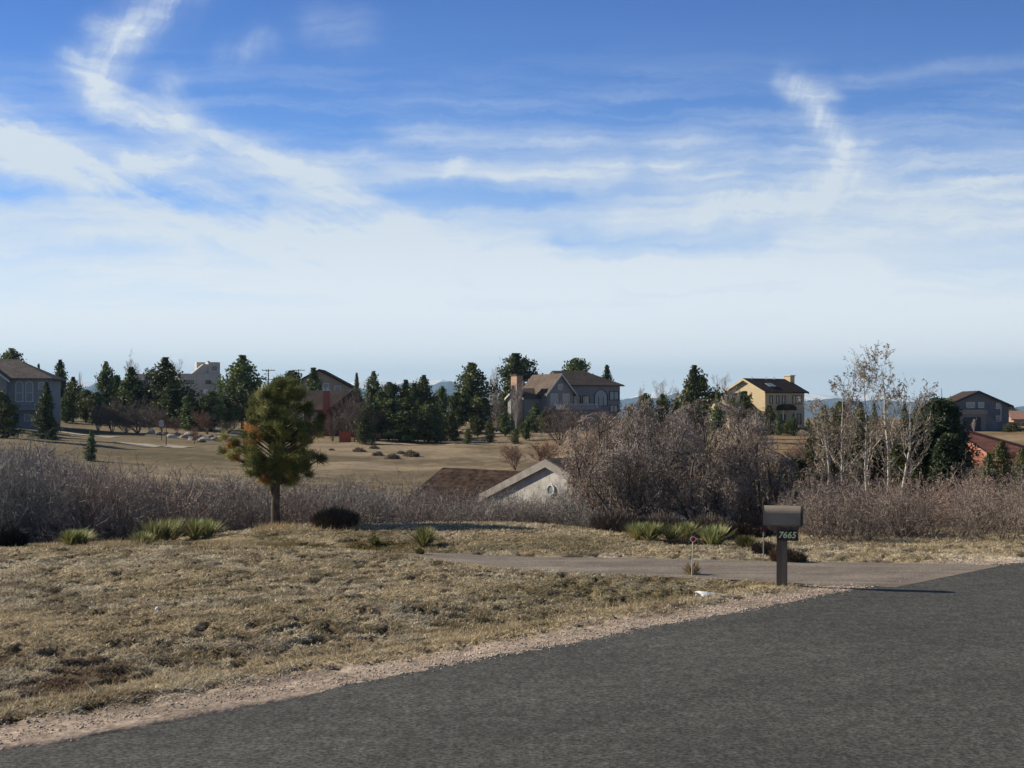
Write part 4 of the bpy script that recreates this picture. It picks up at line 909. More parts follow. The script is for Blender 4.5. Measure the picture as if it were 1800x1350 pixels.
# ---- foreground pine
def young_pine():
    rng = np.random.default_rng(77); Y = 34.0; x0 = wx(485, Y); z0 = gz(x0, Y) - .06
    t = thing('pine_tree', 'young long needled pine with rusty needle clumps on its left, standing on the mound', 'tree', (x0, Y, z0), 0)
    s = Y / F
    # outline of the crown: row -> left / right extent around the trunk column, in photograph units
    rows = [672, 690, 710, 730, 750, 775, 800, 822, 845]; lf = [-6, -34, -52, -66, -76, -92, -100, -72, -28]; rt_ = [28, 50, 58, 66, 74, 82, 82, 70, 42]
    tips = []; segs = []
    for k in range(250):
        v = 672 + 176 * (rng.random() ** .92); a = rng.random() * 6.28; ca, sa = math.cos(a), math.sin(a)
        ext = np.interp(v, rows, rt_ if ca > 0 else lf); q = rng.random() ** .42
        wob = .86 + .2 * math.sin(a * 3 + v * .07) + rng.normal() * .05
        dx = abs(ext) * ca * q * wob; dy = 78 * sa * q * np.interp(v, rows, [.12, .55, .75, .9, 1, 1, 1, .8, .5]); cx = 10 * (1 - (v - 672) / 170)
        p = np.array([(dx + cx) * s, dy * s, (EYE - (v - HOR) * s) - z0]); tips.append((p, ca * q, q))
        zb = max(p[2] - .25 - .28 * math.hypot(p[0], p[1]), 1.02); segs.append((np.array([cx * s * min(1, zb / 3), 0, zb]), p))
    VV = []; FF = []; CC = []; b = 0
    for p, side, q in tips:
        n = 210; L = .14 + .05 * rng.random(); c0 = p + rng.normal(size=(n, 3)) * .048 * np.array([1, 1, .8])
        out = p - np.array([0, 0, 1.6]); out = out / (np.linalg.norm(out) + 1e-6)
        d = out * .45 + rng.normal(size=(n, 3)) * .6 + np.array([0, 0, .35]); d /= np.linalg.norm(d, axis=1, keepdims=True); w = np.cross(d, rng.normal(size=(n, 3))); w /= np.linalg.norm(w, axis=1, keepdims=True)
        c0 = c0; c1 = c0 + d * L * (.7 + .5 * rng.random((n, 1))); ww = .0065
        V = np.stack([c0 - w * ww, c0 + w * ww, c1], 1).reshape(-1, 3); VV.append(V); FF.append(np.arange(n)[:, None] * 3 + np.arange(3) + b); b += 3 * n
        green = np.array((.19, .18, .06)); dark = np.array((.105, .12, .045)); rust = np.array((.44, .22, .09)); yel = np.array((.36, .32, .14)); r_ = rng.random()
        base = green * r_ + dark * (1 - r_)
        left = p[0] < -.2
        if left and rng.random() < (.75 if math.sin(p[0] * 7 + p[2] * 5) > .45 else .22) and p[2] < 2.4: base = rust * (.7 + .5 * rng.random())
        elif rng.random() < .16: base = yel
        c = base * (.75 + .5 * rng.random((n, 1))); CC.append(np.repeat(c, 3, 0))
    obj('crown', fast_mesh('crown', np.concatenate(VV), np.concatenate(FF), M_needle, np.concatenate(CC)), t)
    P0 = np.array([a for a, _ in segs]); P1 = np.array([b_ for _, b_ in segs]); v, f = seg_mesh(P0, P1, np.full(len(P0), .022), np.full(len(P0), .006), rng, 4)
    h = 2.9
    b1 = MB().tube([(.0, 0, -.1), (-.005, 0, .05), (-.015, 0, .5), (0, .01, .95), (.03, 0, 1.6), (.06, 0, 2.4), (.12, 0, 3.1)], [.135, .112, .10, .09, .07, .045, .012], 12)
    b1.tube([(-.02, 0, .45), (-.07, -.02, .8), (-.13, -.02, 1.15), (-.3, 0, 1.7)], [.05, .042, .036, .015], 8)
    for zz, a in ((.30, 2.6), (.52, .4), (.62, 3.3), (.8, 5.9), (.4, 5.0)): b1.tube([(0, 0, zz), (math.cos(a) * .13, math.sin(a) * .13, zz + .01)], [.02, .014], 6)
    q = [g_ for g_ in b1.f if len(g_) == 4]
    obj('trunk', fast_mesh('trunk', np.concatenate([np.array(b1.v), v]), [np.array(q), f + len(b1.v)], mat('pine_bark', (.105, .08, .062), .95, .5, 14, .9, 60, stretch=(1, 1, .35)), None, True), t)
young_pine()

# ---- yuccas and clumps
def yucca(u, v, hw, h, seed, label, n=170, tone=1.0, Y=None, dead=.25):
    rng = np.random.default_rng(seed)
    if Y is None:
        Y = 30
        for Yt in np.arange(19, 36, .1):
            if HOR + F * (EYE - gz(wx(u, Yt), Yt)) / Yt <= v: Y = Yt; break
    x = wx(u, Y); W_ = hw * Y / F * 1.05; H = h * Y / F * (.74 + .2 * rng.random()); VV = []; CC = []; FF = []; b = 0
    heads = max(1, int(round(W_ / .16))); hc = [((rng.random() - .5) * 2 * max(W_ - .2, 0), rng.normal() * .2, 0) for _ in range(heads)]
    for k in range(n * heads):
        cx, cy, _ = hc[k % heads]; a = rng.random() * 6.28; el = .35 + 1.1 * rng.random() ** .7; L = H * (1.05 - .25 * rng.random()) / max(.6, math.sin(el)) * .92; L = min(L, H * 1.15)
        d = np.array([math.cos(a) * math.cos(el), math.sin(a) * math.cos(el), math.sin(el)]); w = np.cross(d, [0, 0, 1.]); w /= np.linalg.norm(w) + 1e-9
        p0 = np.array([cx, cy, .0]) + d * .02; p1 = p0 + d * L * .5; p2 = p0 + d * L + np.array([0, 0, -.12 * L * math.cos(el)]); ww = .008 + .005 * rng.random()
        VV += [p0 - w * ww, p0 + w * ww, p1 + w * ww * 1.1, p1 - w * ww * 1.1, p2]; FF.append((b, b + 1, b + 2, b + 3)); FF.append((b + 3, b + 2, b + 4, b + 4)); b += 5
        dd = rng.random() < dead and el < .9; c = np.array((.42, .33, .17)) if dd else np.array((.25, .26, .11)) * (.7 + .6 * rng.random()); CC += [c * tone] * 5
    f4 = np.array([f for f in FF if len(set(f)) == 4]); f3 = np.array([f[:3] for f in FF if len(set(f)) == 3])
    o = obj('yucca', fast_mesh('yucca', np.array(VV), [f4, f3], M_leaf, np.array(CC))); o.location = (x, Y, gz(x, Y) - .01)
    tag(o, label, 'plant', 'yuccas along the mounds')
for a in [(108, 962, 30, 42, 1, 'yellow green yucca leftmost on the lawn crest by the dark gap'), (148, 960, 28, 42, 2, 'yucca close to the right of the leftmost one on the lawn crest'),
    (250, 946, 26, 44, 3, 'upright yucca at the left end of the long yucca clump'), (298, 952, 38, 52, 4, 'tall bright yucca in the middle of the long clump'), (350, 948, 40, 48, 5, 'wide yucca at the right end of the long clump beside the mound'),
    (752, 958, 32, 48, 6, 'single spiky yucca in front of the mound shadow'), (738, 975, 20, 16, 7, 'low straggly yucca at the foot of the single spiky one'),
    (1122, 936, 40, 50, 8, 'leftmost yucca below the big oak clump'), (1188, 942, 40, 44, 9, 'second yucca from left below the big oak clump'), (1232, 950, 34, 46, 10, 'brownish yucca in the middle of the row below the oaks'),
    (1265, 962, 34, 60, 11, 'tallest brightest yucca of the row below the oaks'), (1312, 966, 24, 34, 12, 'dull yucca at the right end of the row near the far driveway marker'), (662, 924, 16, 22, 14, 'small faint yucca on the crest between the dark bush and the mound top')]:
    yucca(*a[:5], a[5], tone=.75 if a[4] in (10, 12, 14, 7) else 1.0, dead=.5 if a[4] == 10 else .25)
def dark_bush(u, v, hw, h, seed, label, col, n=2600, name='shrub'):
    rng = np.random.default_rng(seed); Y = 33.5
    for Yt in np.arange(19, 36, .1):
        if HOR + F * (EYE - gz(wx(u, Yt), Yt)) / Yt <= v: Y = Yt; break
    W_ = hw * Y / F; H = h * Y / F
    a = rng.random(n) * 6.28; q = rng.random(n) ** .5; P0 = np.c_[np.cos(a) * q * W_ * .6, np.sin(a) * q * W_ * .4, np.zeros(n) + rng.random(n) * H * .3]
    d = np.c_[np.cos(a) * q * .8 + rng.normal(size=n) * .3, np.sin(a) * q * .8 + rng.normal(size=n) * .3, .6 + rng.random(n)]; d /= np.linalg.norm(d, axis=1, keepdims=True)
    P1 = P0 + d * H * (.45 + .4 * rng.random((n, 1))) * (1 - .45 * q[:, None])
    v_, f = seg_mesh(P0, P1, np.full(n, .006), np.full(n, .003), rng, 2); c = np.repeat((.6 + .8 * rng.random((n, 1))) * np.array(col), 4, 0)
    o = obj(name, fast_mesh(name, v_, f, M_twig, c)); o.location = (wx(u, Y), Y, gz(wx(u, Y), Y) - .02); tag(o, label, 'shrub')
dark_bush(590, 930, 52, 46, 5, 'dark rounded twiggy bush right of the foreground pine', (.105, .085, .062), 5200)
dark_bush(1375, 988, 26, 34, 6, 'tangled brown brush behind the mailbox post', (.20, .13, .075), 1800)
dark_bush(1400, 990, 20, 26, 8, 'low dark brush right of the mailbox post at the drive edge', (.10, .075, .055), 1400)
dark_bush(1345, 975, 30, 30, 9, 'dark leafless brush beside the far driveway marker', (.11, .08, .06), 1800)
dark_bush(1210, 960, 60, 18, 10, 'dark low brush under the yucca row', (.07, .055, .042), 2600)
dark_bush(1085, 930, 60, 50, 21, 'leafless brush at the left foot of the big oak clump', (.17, .135, .115), 5200)
dark_bush(1165, 938, 60, 52, 22, 'leafless brush behind the second yucca under the oak clump', (.16, .13, .11), 5200)
dark_bush(1245, 945, 60, 56, 23, 'leafless brush behind the tallest yucca under the oak clump', (.15, .12, .10), 5200)
dark_bush(1310, 952, 55, 56, 24, 'leafless brush under the right end of the oak clump', (.16, .125, .105), 4200)
dark_bush(15, 965, 40, 50, 11, 'dark twigs standing in for the thicket shade behind the lawn crest at the left edge', (.06, .055, .045), 3000)  # very dark brush put in for the black shade under the thicket
dark_bush(1217, 1012, 12, 34, 12, 'dry straw coloured weed at the foot of the near driveway marker', (.42, .31, .17), 220, 'dry_weed')
dark_bush(1366, 1032, 9, 13, 13, 'small tuft of dry straw weeds at the foot of the mailbox post', (.46, .36, .21), 160, 'dry_weed')
dark_bush(1392, 1031, 10, 9, 14, 'low straw weeds right of the mailbox post foot', (.44, .34, .20), 130, 'dry_weed')
dark_bush(1195, 1030, 12, 12, 15, 'faint dry weed left of the near driveway marker', (.38, .30, .17), 140, 'dry_weed')

# ---- lawn grass, one mass
def grass():
    rng = np.random.default_rng(123); n = 620000
    # density falls off with distance so that blades stay even over the picture
    Y = 1 / (1 / 10.8 + (1 / 37.0 - 1 / 10.8) * rng.random(n)); u = -160 + 2120 * rng.random(n); x = wx(u, Y); y = Y
    d = dist_line(x, y, EDG[::6]); dl = dist_line(x, y, DLO); du = dist_line(x, y, DUP); drive = np.minimum(-dl, du)
    t = fbm(x / .17 + .4 * vnoise(x * 4, y * 4, 8), y / .17, 21, 3, .6)
    wob = (fbm(x / .8, y / .8, 91, 4) - .5) * .9; jj = (fbm(x / .5, y / .5, 71, 3) - .5) * .5
    p = smooth(.45, 1.0, d + wob * .8) * (drive < -.02 + jj * .6) * (.08 + .92 * smooth(.37, .43, t)) * (((x - 2.75) / .42) ** 2 + ((y - 21.0) / .34) ** 2 > 1); k = rng.random(n) < p
    x, y, t, d = x[k], y[k], t[k], d[k]; n = len(x); z = ground(x, y, True) - .004
    h = (.013 + .024 * rng.random(n)) * (.75 + .5 * smooth(.4, .6, t)) * (1 + .5 * smooth(22, 34, y)); tall = rng.random(n) < .0015; h[tall] *= 2.6
    a = rng.random(n) * 6.28; ln = rng.normal(size=(n, 2)) * 1.3; w = .0045 + .00025 * y
    b = np.c_[np.cos(a), np.sin(a), np.zeros(n)] * w[:, None]; P = np.c_[x, y, z]; tip = P + np.c_[ln[:, 0] * h, ln[:, 1] * h, h]
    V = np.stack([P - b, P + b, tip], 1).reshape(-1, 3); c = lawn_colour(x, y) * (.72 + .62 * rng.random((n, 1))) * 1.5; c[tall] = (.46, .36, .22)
    tag(obj('grass', fast_mesh('grass', V, np.arange(n)[:, None] * 3 + np.arange(3), M_grass, np.repeat(c, 3, 0))), kind='stuff')
M_grass = foliage_mat('dry_grass', (1, 1, 1), .15, .2)
grass()
def verge_grass():
    """longer dry blades along the ditch foot and the mound crests"""
    rng = np.random.default_rng(9); n = 17000; i = rng.integers(100, 620, n); off = .7 + 2.6 * rng.random(n) ** 2.2; e = EDG[i]; tg = EDG[i + 1] - EDG[i]; tg /= np.linalg.norm(tg, axis=1, keepdims=True); nr = np.c_[-tg[:, 1], tg[:, 0]]
    x = e[:, 0] + nr[:, 0] * off; y = e[:, 1] + nr[:, 1] * off; k = (y > 10.5) & (y < 21.5) & (vnoise(x / .3, y / .3, 5) > .5); x, y = x[k], y[k]
    m = 4000; uu = rng.choice([485, 470, 500, 560, 610, 640, 230, 370, 400, 90, 180, 200], m) + rng.normal(size=m) * 16; Yy = np.where(uu > 450, 33.2, 26.2) + rng.normal(size=m) * .5
    x = np.r_[x, wx(uu, Yy)]; y = np.r_[y, Yy]; n = len(x)
    z = ground(x, y, True) - .004; h = .07 + .13 * rng.random(n) ** 2; a = rng.random(n) * 6.28; ln = rng.normal(size=(n, 2)) * .5
    b = np.c_[np.cos(a), np.sin(a), np.zeros(n)] * .0045; P = np.c_[x, y, z]; V = np.stack([P - b, P + b, P + np.c_[ln * h[:, None], h]], 1).reshape(-1, 3)
    tag(obj('long_grass', fast_mesh('long_grass', V, np.arange(n)[:, None] * 3 + np.arange(3), M_grass, np.repeat(np.array((.42, .32, .18)) * (.7 + .6 * rng.random((n, 1))), 3, 0))), kind='stuff')
verge_grass()
def gravel():
    rng = np.random.default_rng(4); n = 70000; fine = resample(EDGE, 5000); i = rng.integers(0, 4998, n); e = fine[i]; tg = fine[i + 1] - fine[i]; tg /= np.linalg.norm(tg, axis=1, keepdims=True) + 1e-9
    off = np.where(rng.random(n) < .4, rng.normal(size=n) * .10 + .02, .05 + rng.random(n) * .75); x = e[:, 0] - tg[:, 1] * off; y = e[:, 1] + tg[:, 0] * off; k = (y > 10.4) & (y < 27) & (x < 12); x, y, off = x[k], y[k], off[k]; n = len(x)
    z = np.where(off > .0, ground(x, y, True), .002); s = .005 + .012 * rng.random(n) ** 3 + .0002 * y
    o8 = np.array([(1, 0, 0), (-1, 0, 0), (0, 1, 0), (0, -1, 0), (0, 0, 1), (0, 0, -.4)]); V = (o8[None] * (.6 + .8 * rng.random((n, 6, 1))) * s[:, None, None]); V[..., 2] *= .7
    a = rng.random(n) * 6.28; ca, sa = np.cos(a)[:, None], np.sin(a)[:, None]; V = np.stack([V[..., 0] * ca - V[..., 1] * sa + x[:, None], V[..., 0] * sa + V[..., 1] * ca + y[:, None], V[..., 2] + z[:, None]], -1).reshape(-1, 3)
    tr = np.array([(0, 2, 4), (2, 1, 4), (1, 3, 4), (3, 0, 4), (2, 0, 5), (1, 2, 5), (3, 1, 5), (0, 3, 5)]); Fc = (np.arange(n)[:, None, None] * 6 + tr[None]).reshape(-1, 3)
    hue = rng.random((n, 1)); c = np.array((.52, .39, .31)) * hue + np.array((.50, .44, .36)) * (1 - hue); k = rng.random(n) < .18; c[k] = (.20, .19, .175)
    tag(obj('gravel', fast_mesh('gravel', V, Fc, M_brush, np.repeat(c * (.7 + .6 * rng.random((n, 1))), 6, 0))), kind='stuff')
gravel()
# ------------------------------------------------------------------ houses
M_glass, _g, _b = new_mat('window_glass'); _b.inputs['Base Color'].default_value = (.035, .045, .055, 1); _b.inputs['Roughness'].default_value = .08; _b.inputs['Specular IOR Level'].default_value = .8
M_glass_pale, _g, _b = new_mat('pale_sky_glass'); _b.inputs['Base Color'].default_value = (.26, .30, .31, 1); _b.inputs['Roughness'].default_value = .2  # pale glass, the sky's reflection is put into the base colour
def roof_mat(name, col, rows=3.2, var=.3):
    m, g, b = new_mat(name); tc = g.n('ShaderNodeTexCoord'); v = tc.outputs['Object']
    sp = g.n('ShaderNodeSeparateXYZ'); g.set(sp.inputs[0], v); zz = g.m('FRACT', g.m('MULTIPLY', sp.outputs[2], rows * 2)); n = g.noise(g.vm('MULTIPLY', v, (3, 3, 7)), 1, 5, .65); n2 = g.noise(v, .5, 4, .6)
    f = g.m('MULTIPLY', g.m('MULTIPLY', g.mr(n, .3, .7, 1 - var, 1 + var), g.mr(n2, .3, .7, .85, 1.15)), g.mr(zz, 0, .3, .72, 1.0))
    hv = g.n('ShaderNodeHueSaturation'); g.set(hv.inputs['Value'], f); hv.inputs['Color'].default_value = (*col, 1); g.set(b.inputs['Base Color'], hv.outputs[0]); b.inputs['Roughness'].default_value = .95; b.inputs['Specular IOR Level'].default_value = .08
    bp = g.n('ShaderNodeBump'); bp.inputs['Strength'].default_value = .6; bp.inputs['Distance'].default_value = .05; g.set(bp.inputs['Height'], g.m('ADD', zz, n)); g.set(b.inputs['Normal'], bp.outputs[0]); return m
def siding_mat(name, col, rows=4, var=.08):
    m, g, b = new_mat(name); tc = g.n('ShaderNodeTexCoord'); v = tc.outputs['Object']; sp = g.n('ShaderNodeSeparateXYZ'); g.set(sp.inputs[0], v)
    zz = g.m('FRACT', g.m('MULTIPLY', sp.outputs[2], rows)); n = g.noise(v, 1.2, 5, .6)
    f = g.m('MULTIPLY', g.mr(n, .3, .7, 1 - var, 1 + var), g.mr(zz, 0, .15, .8, 1.0)); hv = g.n('ShaderNodeHueSaturation'); g.set(hv.inputs['Value'], f); hv.inputs['Color'].default_value = (*col, 1); g.set(b.inputs['Base Color'], hv.outputs[0]); b.inputs['Roughness'].default_value = .8; return m
M_trim = mat('white_trim', (.55, .55, .52), .6, .08); M_dark = mat('dark_trim', (.035, .04, .05), .6, .1); M_brick = mat('brick', (.33, .17, .12), .9, .3, 8, .4, 25); M_metal = mat('grey_metal', (.35, .36, .37), .4, .1, metal=.7)
class House:
    def __init__(s, name, u, Y, base, rot, label, foundation=2.5, group='houses on the far slope'):
        s.t = thing(name, label, 'house', (wx(u, Y), Y, wz(base, Y)), R(rot), group); s.fd = foundation
    def part(s, name, mb, mt, parent=None, lab=None, **k):
        o = mb.build(name, mt, parent or s.t, **k)
        if lab: o['label'] = lab
        return o
    def block(s, x0, x1, y0, y1, h, mt, name='wall'): return s.part(name, MB().box(x0, x1, y0, y1, -s.fd, h), mt)
    def gable(s, x0, x1, y0, y1, h, rise, axis, wm, rm, over=.5, th=.22, fm=None):
        """gabled block, ridge along axis"""
        if axis == 'x': poly = [(y0, -s.fd), (y1, -s.fd), (y1, h), ((y0 + y1) / 2, h + rise), (y0, h)]; a, b, c, d = y0, y1, x0, x1
        else: poly = [(x0, -s.fd), (x1, -s.fd), (x1, h), ((x0 + x1) / 2, h + rise), (x0, h)]; a, b, c, d = x0, x1, y0, y1
        w = s.part('wall', MB().prism(poly, axis, c, d), wm); m = (a + b) / 2; sl = rise / (m - a); lo = h - sl * over
        r = s.part('roof', MB().prism([(a - over, lo + .03), (m, h + rise + .03), (b + over, lo + .03), (b + over, lo + th + .03), (m, h + rise + th + .05), (a - over, lo + th + .03)], axis, c - over, d + over), rm)
        if fm:
            for e0, e1 in ((c - over - .06, c - over - .003), (d + over + .003, d + over + .06)):
                s.part('bargeboard', MB().prism([(a - over, lo - .12), (m, h + rise - .12), (b + over, lo - .12), (b + over, lo + th), (m, h + rise + th + .02), (a - over, lo + th)], axis, e0, e1), fm, r)
        return w, r
    def hip(s, x0, x1, y0, y1, h, rise, wm, rm, over=.6, left=True, right=True):
        w = s.part('wall', MB().box(x0, x1, y0, y1, -s.fd, h), wm)
        a, b, c, d = x0 - over, x1 + over, y0 - over, y1 + over; m = (c + d) / 2; hd = (d - c) / 2; l = a + (hd if left else 0); r = b - (hd if right else 0)
        if l > r: l = r = (a + b) / 2
        v = [(a, c, h + .01), (b, c, h + .01), (b, d, h + .01), (a, d, h + .01), (a, c, h + .22), (b, c, h + .22), (b, d, h + .22), (a, d, h + .22), (l, m, h + rise + .22), (r, m, h + rise + .22)]
        f = [(0, 3, 2, 1), (0, 1, 5, 4), (1, 2, 6, 5), (2, 3, 7, 6), (3, 0, 4, 7), (4, 5, 9, 8), (6, 7, 8, 9), (7, 4, 8), (5, 6, 9)]
        return w, s.part('roof', MB().add(v, f), rm)
    def window(s, face, p, a, z, w, h, fm=None, gm=None, arch=False, name='window', bars=(1, 1), parent=None):
        """framed window standing proud of a wall; face 'f' (plane y=p), 'l' (plane x=p). a,z lower left corner"""
        fm = fm or M_trim; gm = gm or M_glass; t = .12; F0 = MB()
        def bx(a0, a1, z0, z1, d0, d1, mb):
            if face == 'f': mb.box(a0, a1, p - d1, p - d0, z0, z1)
            else: mb.box(p - d1, p - d0, a0, a1, z0, z1)
        bx(a, a + w, z, z + t, 0.003, .09, F0)
        if not arch: bx(a, a + w, z + h - t, z + h, 0.003, .09, F0)
        bx(a, a + t, z + t, z + h - t, 0.003, .09, F0); bx(a + w - t, a + w, z + t, z + h - t, 0.003, .09, F0)
        for k in range(1, bars[0]): bx(a + w * k / bars[0] - .04, a + w * k / bars[0] + .04, z + t, z + h - t, 0.03, .085, F0)
        for k in range(1, bars[1]): bx(a + t, a + w - t, z + h * k / bars[1] - .04, z + h * k / bars[1] + .04, 0.03, .08, F0)
        G = MB(); bx(a + t, a + w - t, z + t, z + h - t, .003, .03, G)
        if arch:
            n = 10; c = a + w / 2; r = w / 2; zz = z + h - t
            ring = [(c - math.cos(math.pi * k / n) * r, zz + math.sin(math.pi * k / n) * r) for k in range(n + 1)]; inn = [(c - math.cos(math.pi * k / n) * (r - t), zz + math.sin(math.pi * k / n) * (r - t)) for k in range(n + 1)]
            ax = 'y' if face == 'f' else 'x'
            for k in range(n): F0.prism([ring[k], ring[k + 1], inn[k + 1], inn[k]], ax, p - .09, p - .003)
            G.prism(inn[::-1], ax, p - .03, p - .004)
        f = s.part(name, F0, fm, parent); s.part('pane', G, gm, f); return f
    def chimney(s, x0, x1, y0, y1, z0, z1, mt, parent=None, cap=None):
        m = MB().box(x0, x1, y0, y1, z0, z1); c = s.part('chimney', m, mt, parent); s.part('chimney_cap', MB().box(x0 - .1, x1 + .1, y0 - .1, y1 + .1, z1 + .002, z1 + .15), cap or M_dark, c if not parent else None) if not parent else None; return c

# cream house
M_cream = siding_mat('cream_stucco', (.62, .50, .30), .01, .05); M_broof = roof_mat('brown_shingles', (.062, .044, .038)); M_arch = mat('dark_recess', (.06, .055, .06), .9)
H = House('cream_house', 1345, 250, 752, 35, 'cream house with dark brown roof, sunlit left gables and a chimney at right')
w, r = H.gable(0, 9.4, 0, 9.5, 6.1, 2.1, 'x', M_cream, M_broof, .55, .22, M_cream)
for x in (1.0, 2.55, 4.0): H.window('f', 0, x, 4.1, .75, 1.35, M_dark)
H.window('f', 0, 6.5, 4.0, 2.3, 1.5, M_dark, bars=(3, 1)); H.window('f', 0, 1.4, .6, 1.0, 1.6, M_dark); H.window('f', 0, 6.6, .5, 2.0, 1.9, M_dark, bars=(2, 1))
po = MB().box(2.6, 5.9, -1.6, -.003, 2.95, 3.25); n = 10
po.prism([(4.25 - math.cos(math.pi * k / n) * 1.65, 3.252 + math.sin(math.pi * k / n) * .75) for k in range(n + 1)], 'y', -1.6, -.003); H.part('porch_roof', po, M_broof)
for x in (2.75, 5.6): H.part('porch_post', MB().box(x, x + .2, -1.5, -1.3, -H.fd, 2.945), M_trim)
H.part('door', MB().box(3.7, 4.8, -.08, -.003, .1, 2.3), M_dark)
H.part('band', MB().box(.0, 9.4, -.05, -.003, 3.28, 3.42), M_cream)
H.part('skylight', MB().add([(2.2, 1.1, 6.98), (3.7, 1.1, 6.98), (3.7, 2.3, 7.52), (2.2, 2.3, 7.52), (2.2, 1.1, 7.1), (3.7, 1.1, 7.1), (3.7, 2.3, 7.64), (2.2, 2.3, 7.64)], [(0, 3, 2, 1), (4, 5, 6, 7), (0, 1, 5, 4), (1, 2, 6, 5), (2, 3, 7, 6), (3, 0, 4, 7)]), M_glass_pale)
for x in (1.2, 4.6, 6.5): H.part('vent_pipe', MB().tube([(x, 4.4, 8.2), (x, 4.4, 8.75)], .09, 6), M_trim)
c_ = H.part('chimney', MB().box(9.45, 10.5, 3.4, 4.9, -2, 8.9), M_cream); H.part('chimney_cap', MB().box(9.35, 10.6, 3.3, 5.0, 8.902, 9.1), M_cream, c_)
H.gable(-5.2, -.003, 3.2, 8.8, 4.0, 1.7, 'x', M_cream, M_broof, .45, .2, M_cream)
H.window('l', 0, 3.9, 7.0 - 2.6, 1.2, 1.2, M_trim) if False else None

# large grey house
M_grey = siding_mat('grey_siding', (.235, .235, .24)); M_taupe = roof_mat('taupe_shingles', (.135, .105, .088)); M_tan = mat('tan_brick', (.42, .27, .19), .9, .2, 3, .4, 12); M_wood = mat('deck_wood', (.20, .14, .10), .85, .3, 3)
H = House('grey_house', 968, 250, 748, 24, 'large grey two storey house with a tan brick chimney and a wooden deck')
H.hip(3.2, 13.4, 0.3, 9.5, 6.7, 2.5, M_grey, M_taupe, .6, False, True)
H.gable(-1.6, 3.19, -2.2, 8.6, 5.6, 2.9, 'y', M_grey, M_taupe, .5, .22, M_trim)
H.gable(-4.6, -1.603, 0.5, 7.5, 4.6, 1.5, 'x', M_grey, M_taupe, .4, .2, M_trim)
c_ = H.part('chimney', MB().box(-5.75, -4.62, 1.2, 3.6, -2, 8.4).prism([(-5.75, 1.0), (-4.62, 1.0), (-4.62, 2.2)], 'y', 1.0, 1.19), M_tan, lab='tan brick chimney with a darker recessed panel'); H.part('chimney_cap', MB().box(-5.9, -4.5, 1.05, 3.75, 8.402, 8.6), M_taupe, c_)
H.part('chimney_panel', MB().box(-5.80, -5.753, 1.9, 2.9, 3.2, 6.8), M_brick, c_)
H.window('f', .3, 8.4, 3.3, 2.6, 1.7, M_dark, M_glass_pale, True, bars=(3, 1)); H.window('f', .3, 11.3, 4.3, 1.9, 1.6, M_dark, M_glass_pale, bars=(2, 1)); H.window('f', .3, 11.4, 2.2, 1.6, 1.3, M_dark, bars=(2, 1)); H.window('f', .3, 8.8, .6, 2.2, 1.6, M_dark, bars=(2, 1)); H.window('f', .3, 4.4, 3.6, 1.4, 1.5, M_dark); H.window('f', .3, 6.1, 3.6, 1.4, 1.5, M_dark)
H.window('f', -2.2, -1.1, 3.4, 1.4, 2.0, M_trim, M_glass_pale); H.window('f', -2.2, 1.1, 3.4, 1.4, 2.0, M_trim); H.window('f', -2.2, -1.1, .7, 1.4, 1.9, M_trim); H.window('f', -2.2, 1.1, .7, 1.4, 1.9, M_trim)
H.window('f', -2.2, .25, 6.0, .9, 1.0, M_trim)
dk = H.part('deck', MB().box(-1.5, 6.5, -5.0, -2.25, 2.5, 2.7), M_wood)
for x in (-1.4, 1.2, 3.8, 6.3): H.part('deck_post', MB().box(x, x + .18, -4.95, -4.77, -2.5, 2.498), M_wood, dk)
rl = MB().box(-1.5, 6.5, -5.0, -4.92, 3.55, 3.65)
for k in range(33): rl.box(-1.5 + k * .245, -1.44 + k * .245, -4.98, -4.93, 2.702, 3.549)
H.part('railing', rl, M_trim, dk)
st = MB()
for k in range(11): st.box(-1.5 - (k + 1) * .30, -1.5 - k * .30, -4.9, -3.7, 2.45 - .24 * (k + 1), 2.69 - .24 * (k + 1))
st.prism([(-1.5, 2.5), (-1.5, 3.5), (-4.8, .8), (-4.8, -.2)], 'y', -5.0, -4.93); H.part('stairs', st, M_wood)

# blue grey house at far left
M_blue = siding_mat('blue_grey_siding', (.25, .265, .28), 3.0); M_groof = roof_mat('grey_shingles', (.16, .14, .125))
H = House('blue_grey_house', -10, 200, 748, 8, 'blue grey three storey house cut by the left edge, with tall arched windows')
H.hip(-9, 7.1, 0, 10, 6.2, 2.7, M_blue, M_groof, .7)
H.gable(-1.6, 1.8, -1.2, 3, 6.25, 1.3, 'y', M_blue, M_groof, .5, .2, M_trim)
for x in (2.75, 4.05): H.window('f', 0, x, 3.2, 1.05, 2.45, M_trim, M_glass_pale, True, bars=(1, 2))
H.window('f', 0, 5.75, 4.9, 1.0, 1.0, M_trim, M_glass_pale); H.window('f', 0, 3.9, .55, 1.1, 1.0, M_trim, M_glass_pale); H.window('f', 0, 2.3, .5, .9, 1.1, M_dark); H.window('f', -1.2, -.7, 4.3, 1.3, 1.3, M_trim, M_glass_pale); H.window('f', 0, -4.2, 3.6, 1.3, 1.5, M_trim)
H.part('balcony', MB().box(2.4, 6.6, -1.4, -.003, 2.1, 2.35), M_blue); 
for x in (2.4, 6.4): H.part('balcony_post', MB().box(x, x + .2, -1.38, -1.18, -2.5, 2.098), M_trim)
H.part('dish', MB().tube([(.5, -1.9, 4.6), (.5, -2.0, 4.6)], [.32, .30], 12), M_trim, lab='small white dish on the wall under the left gable')

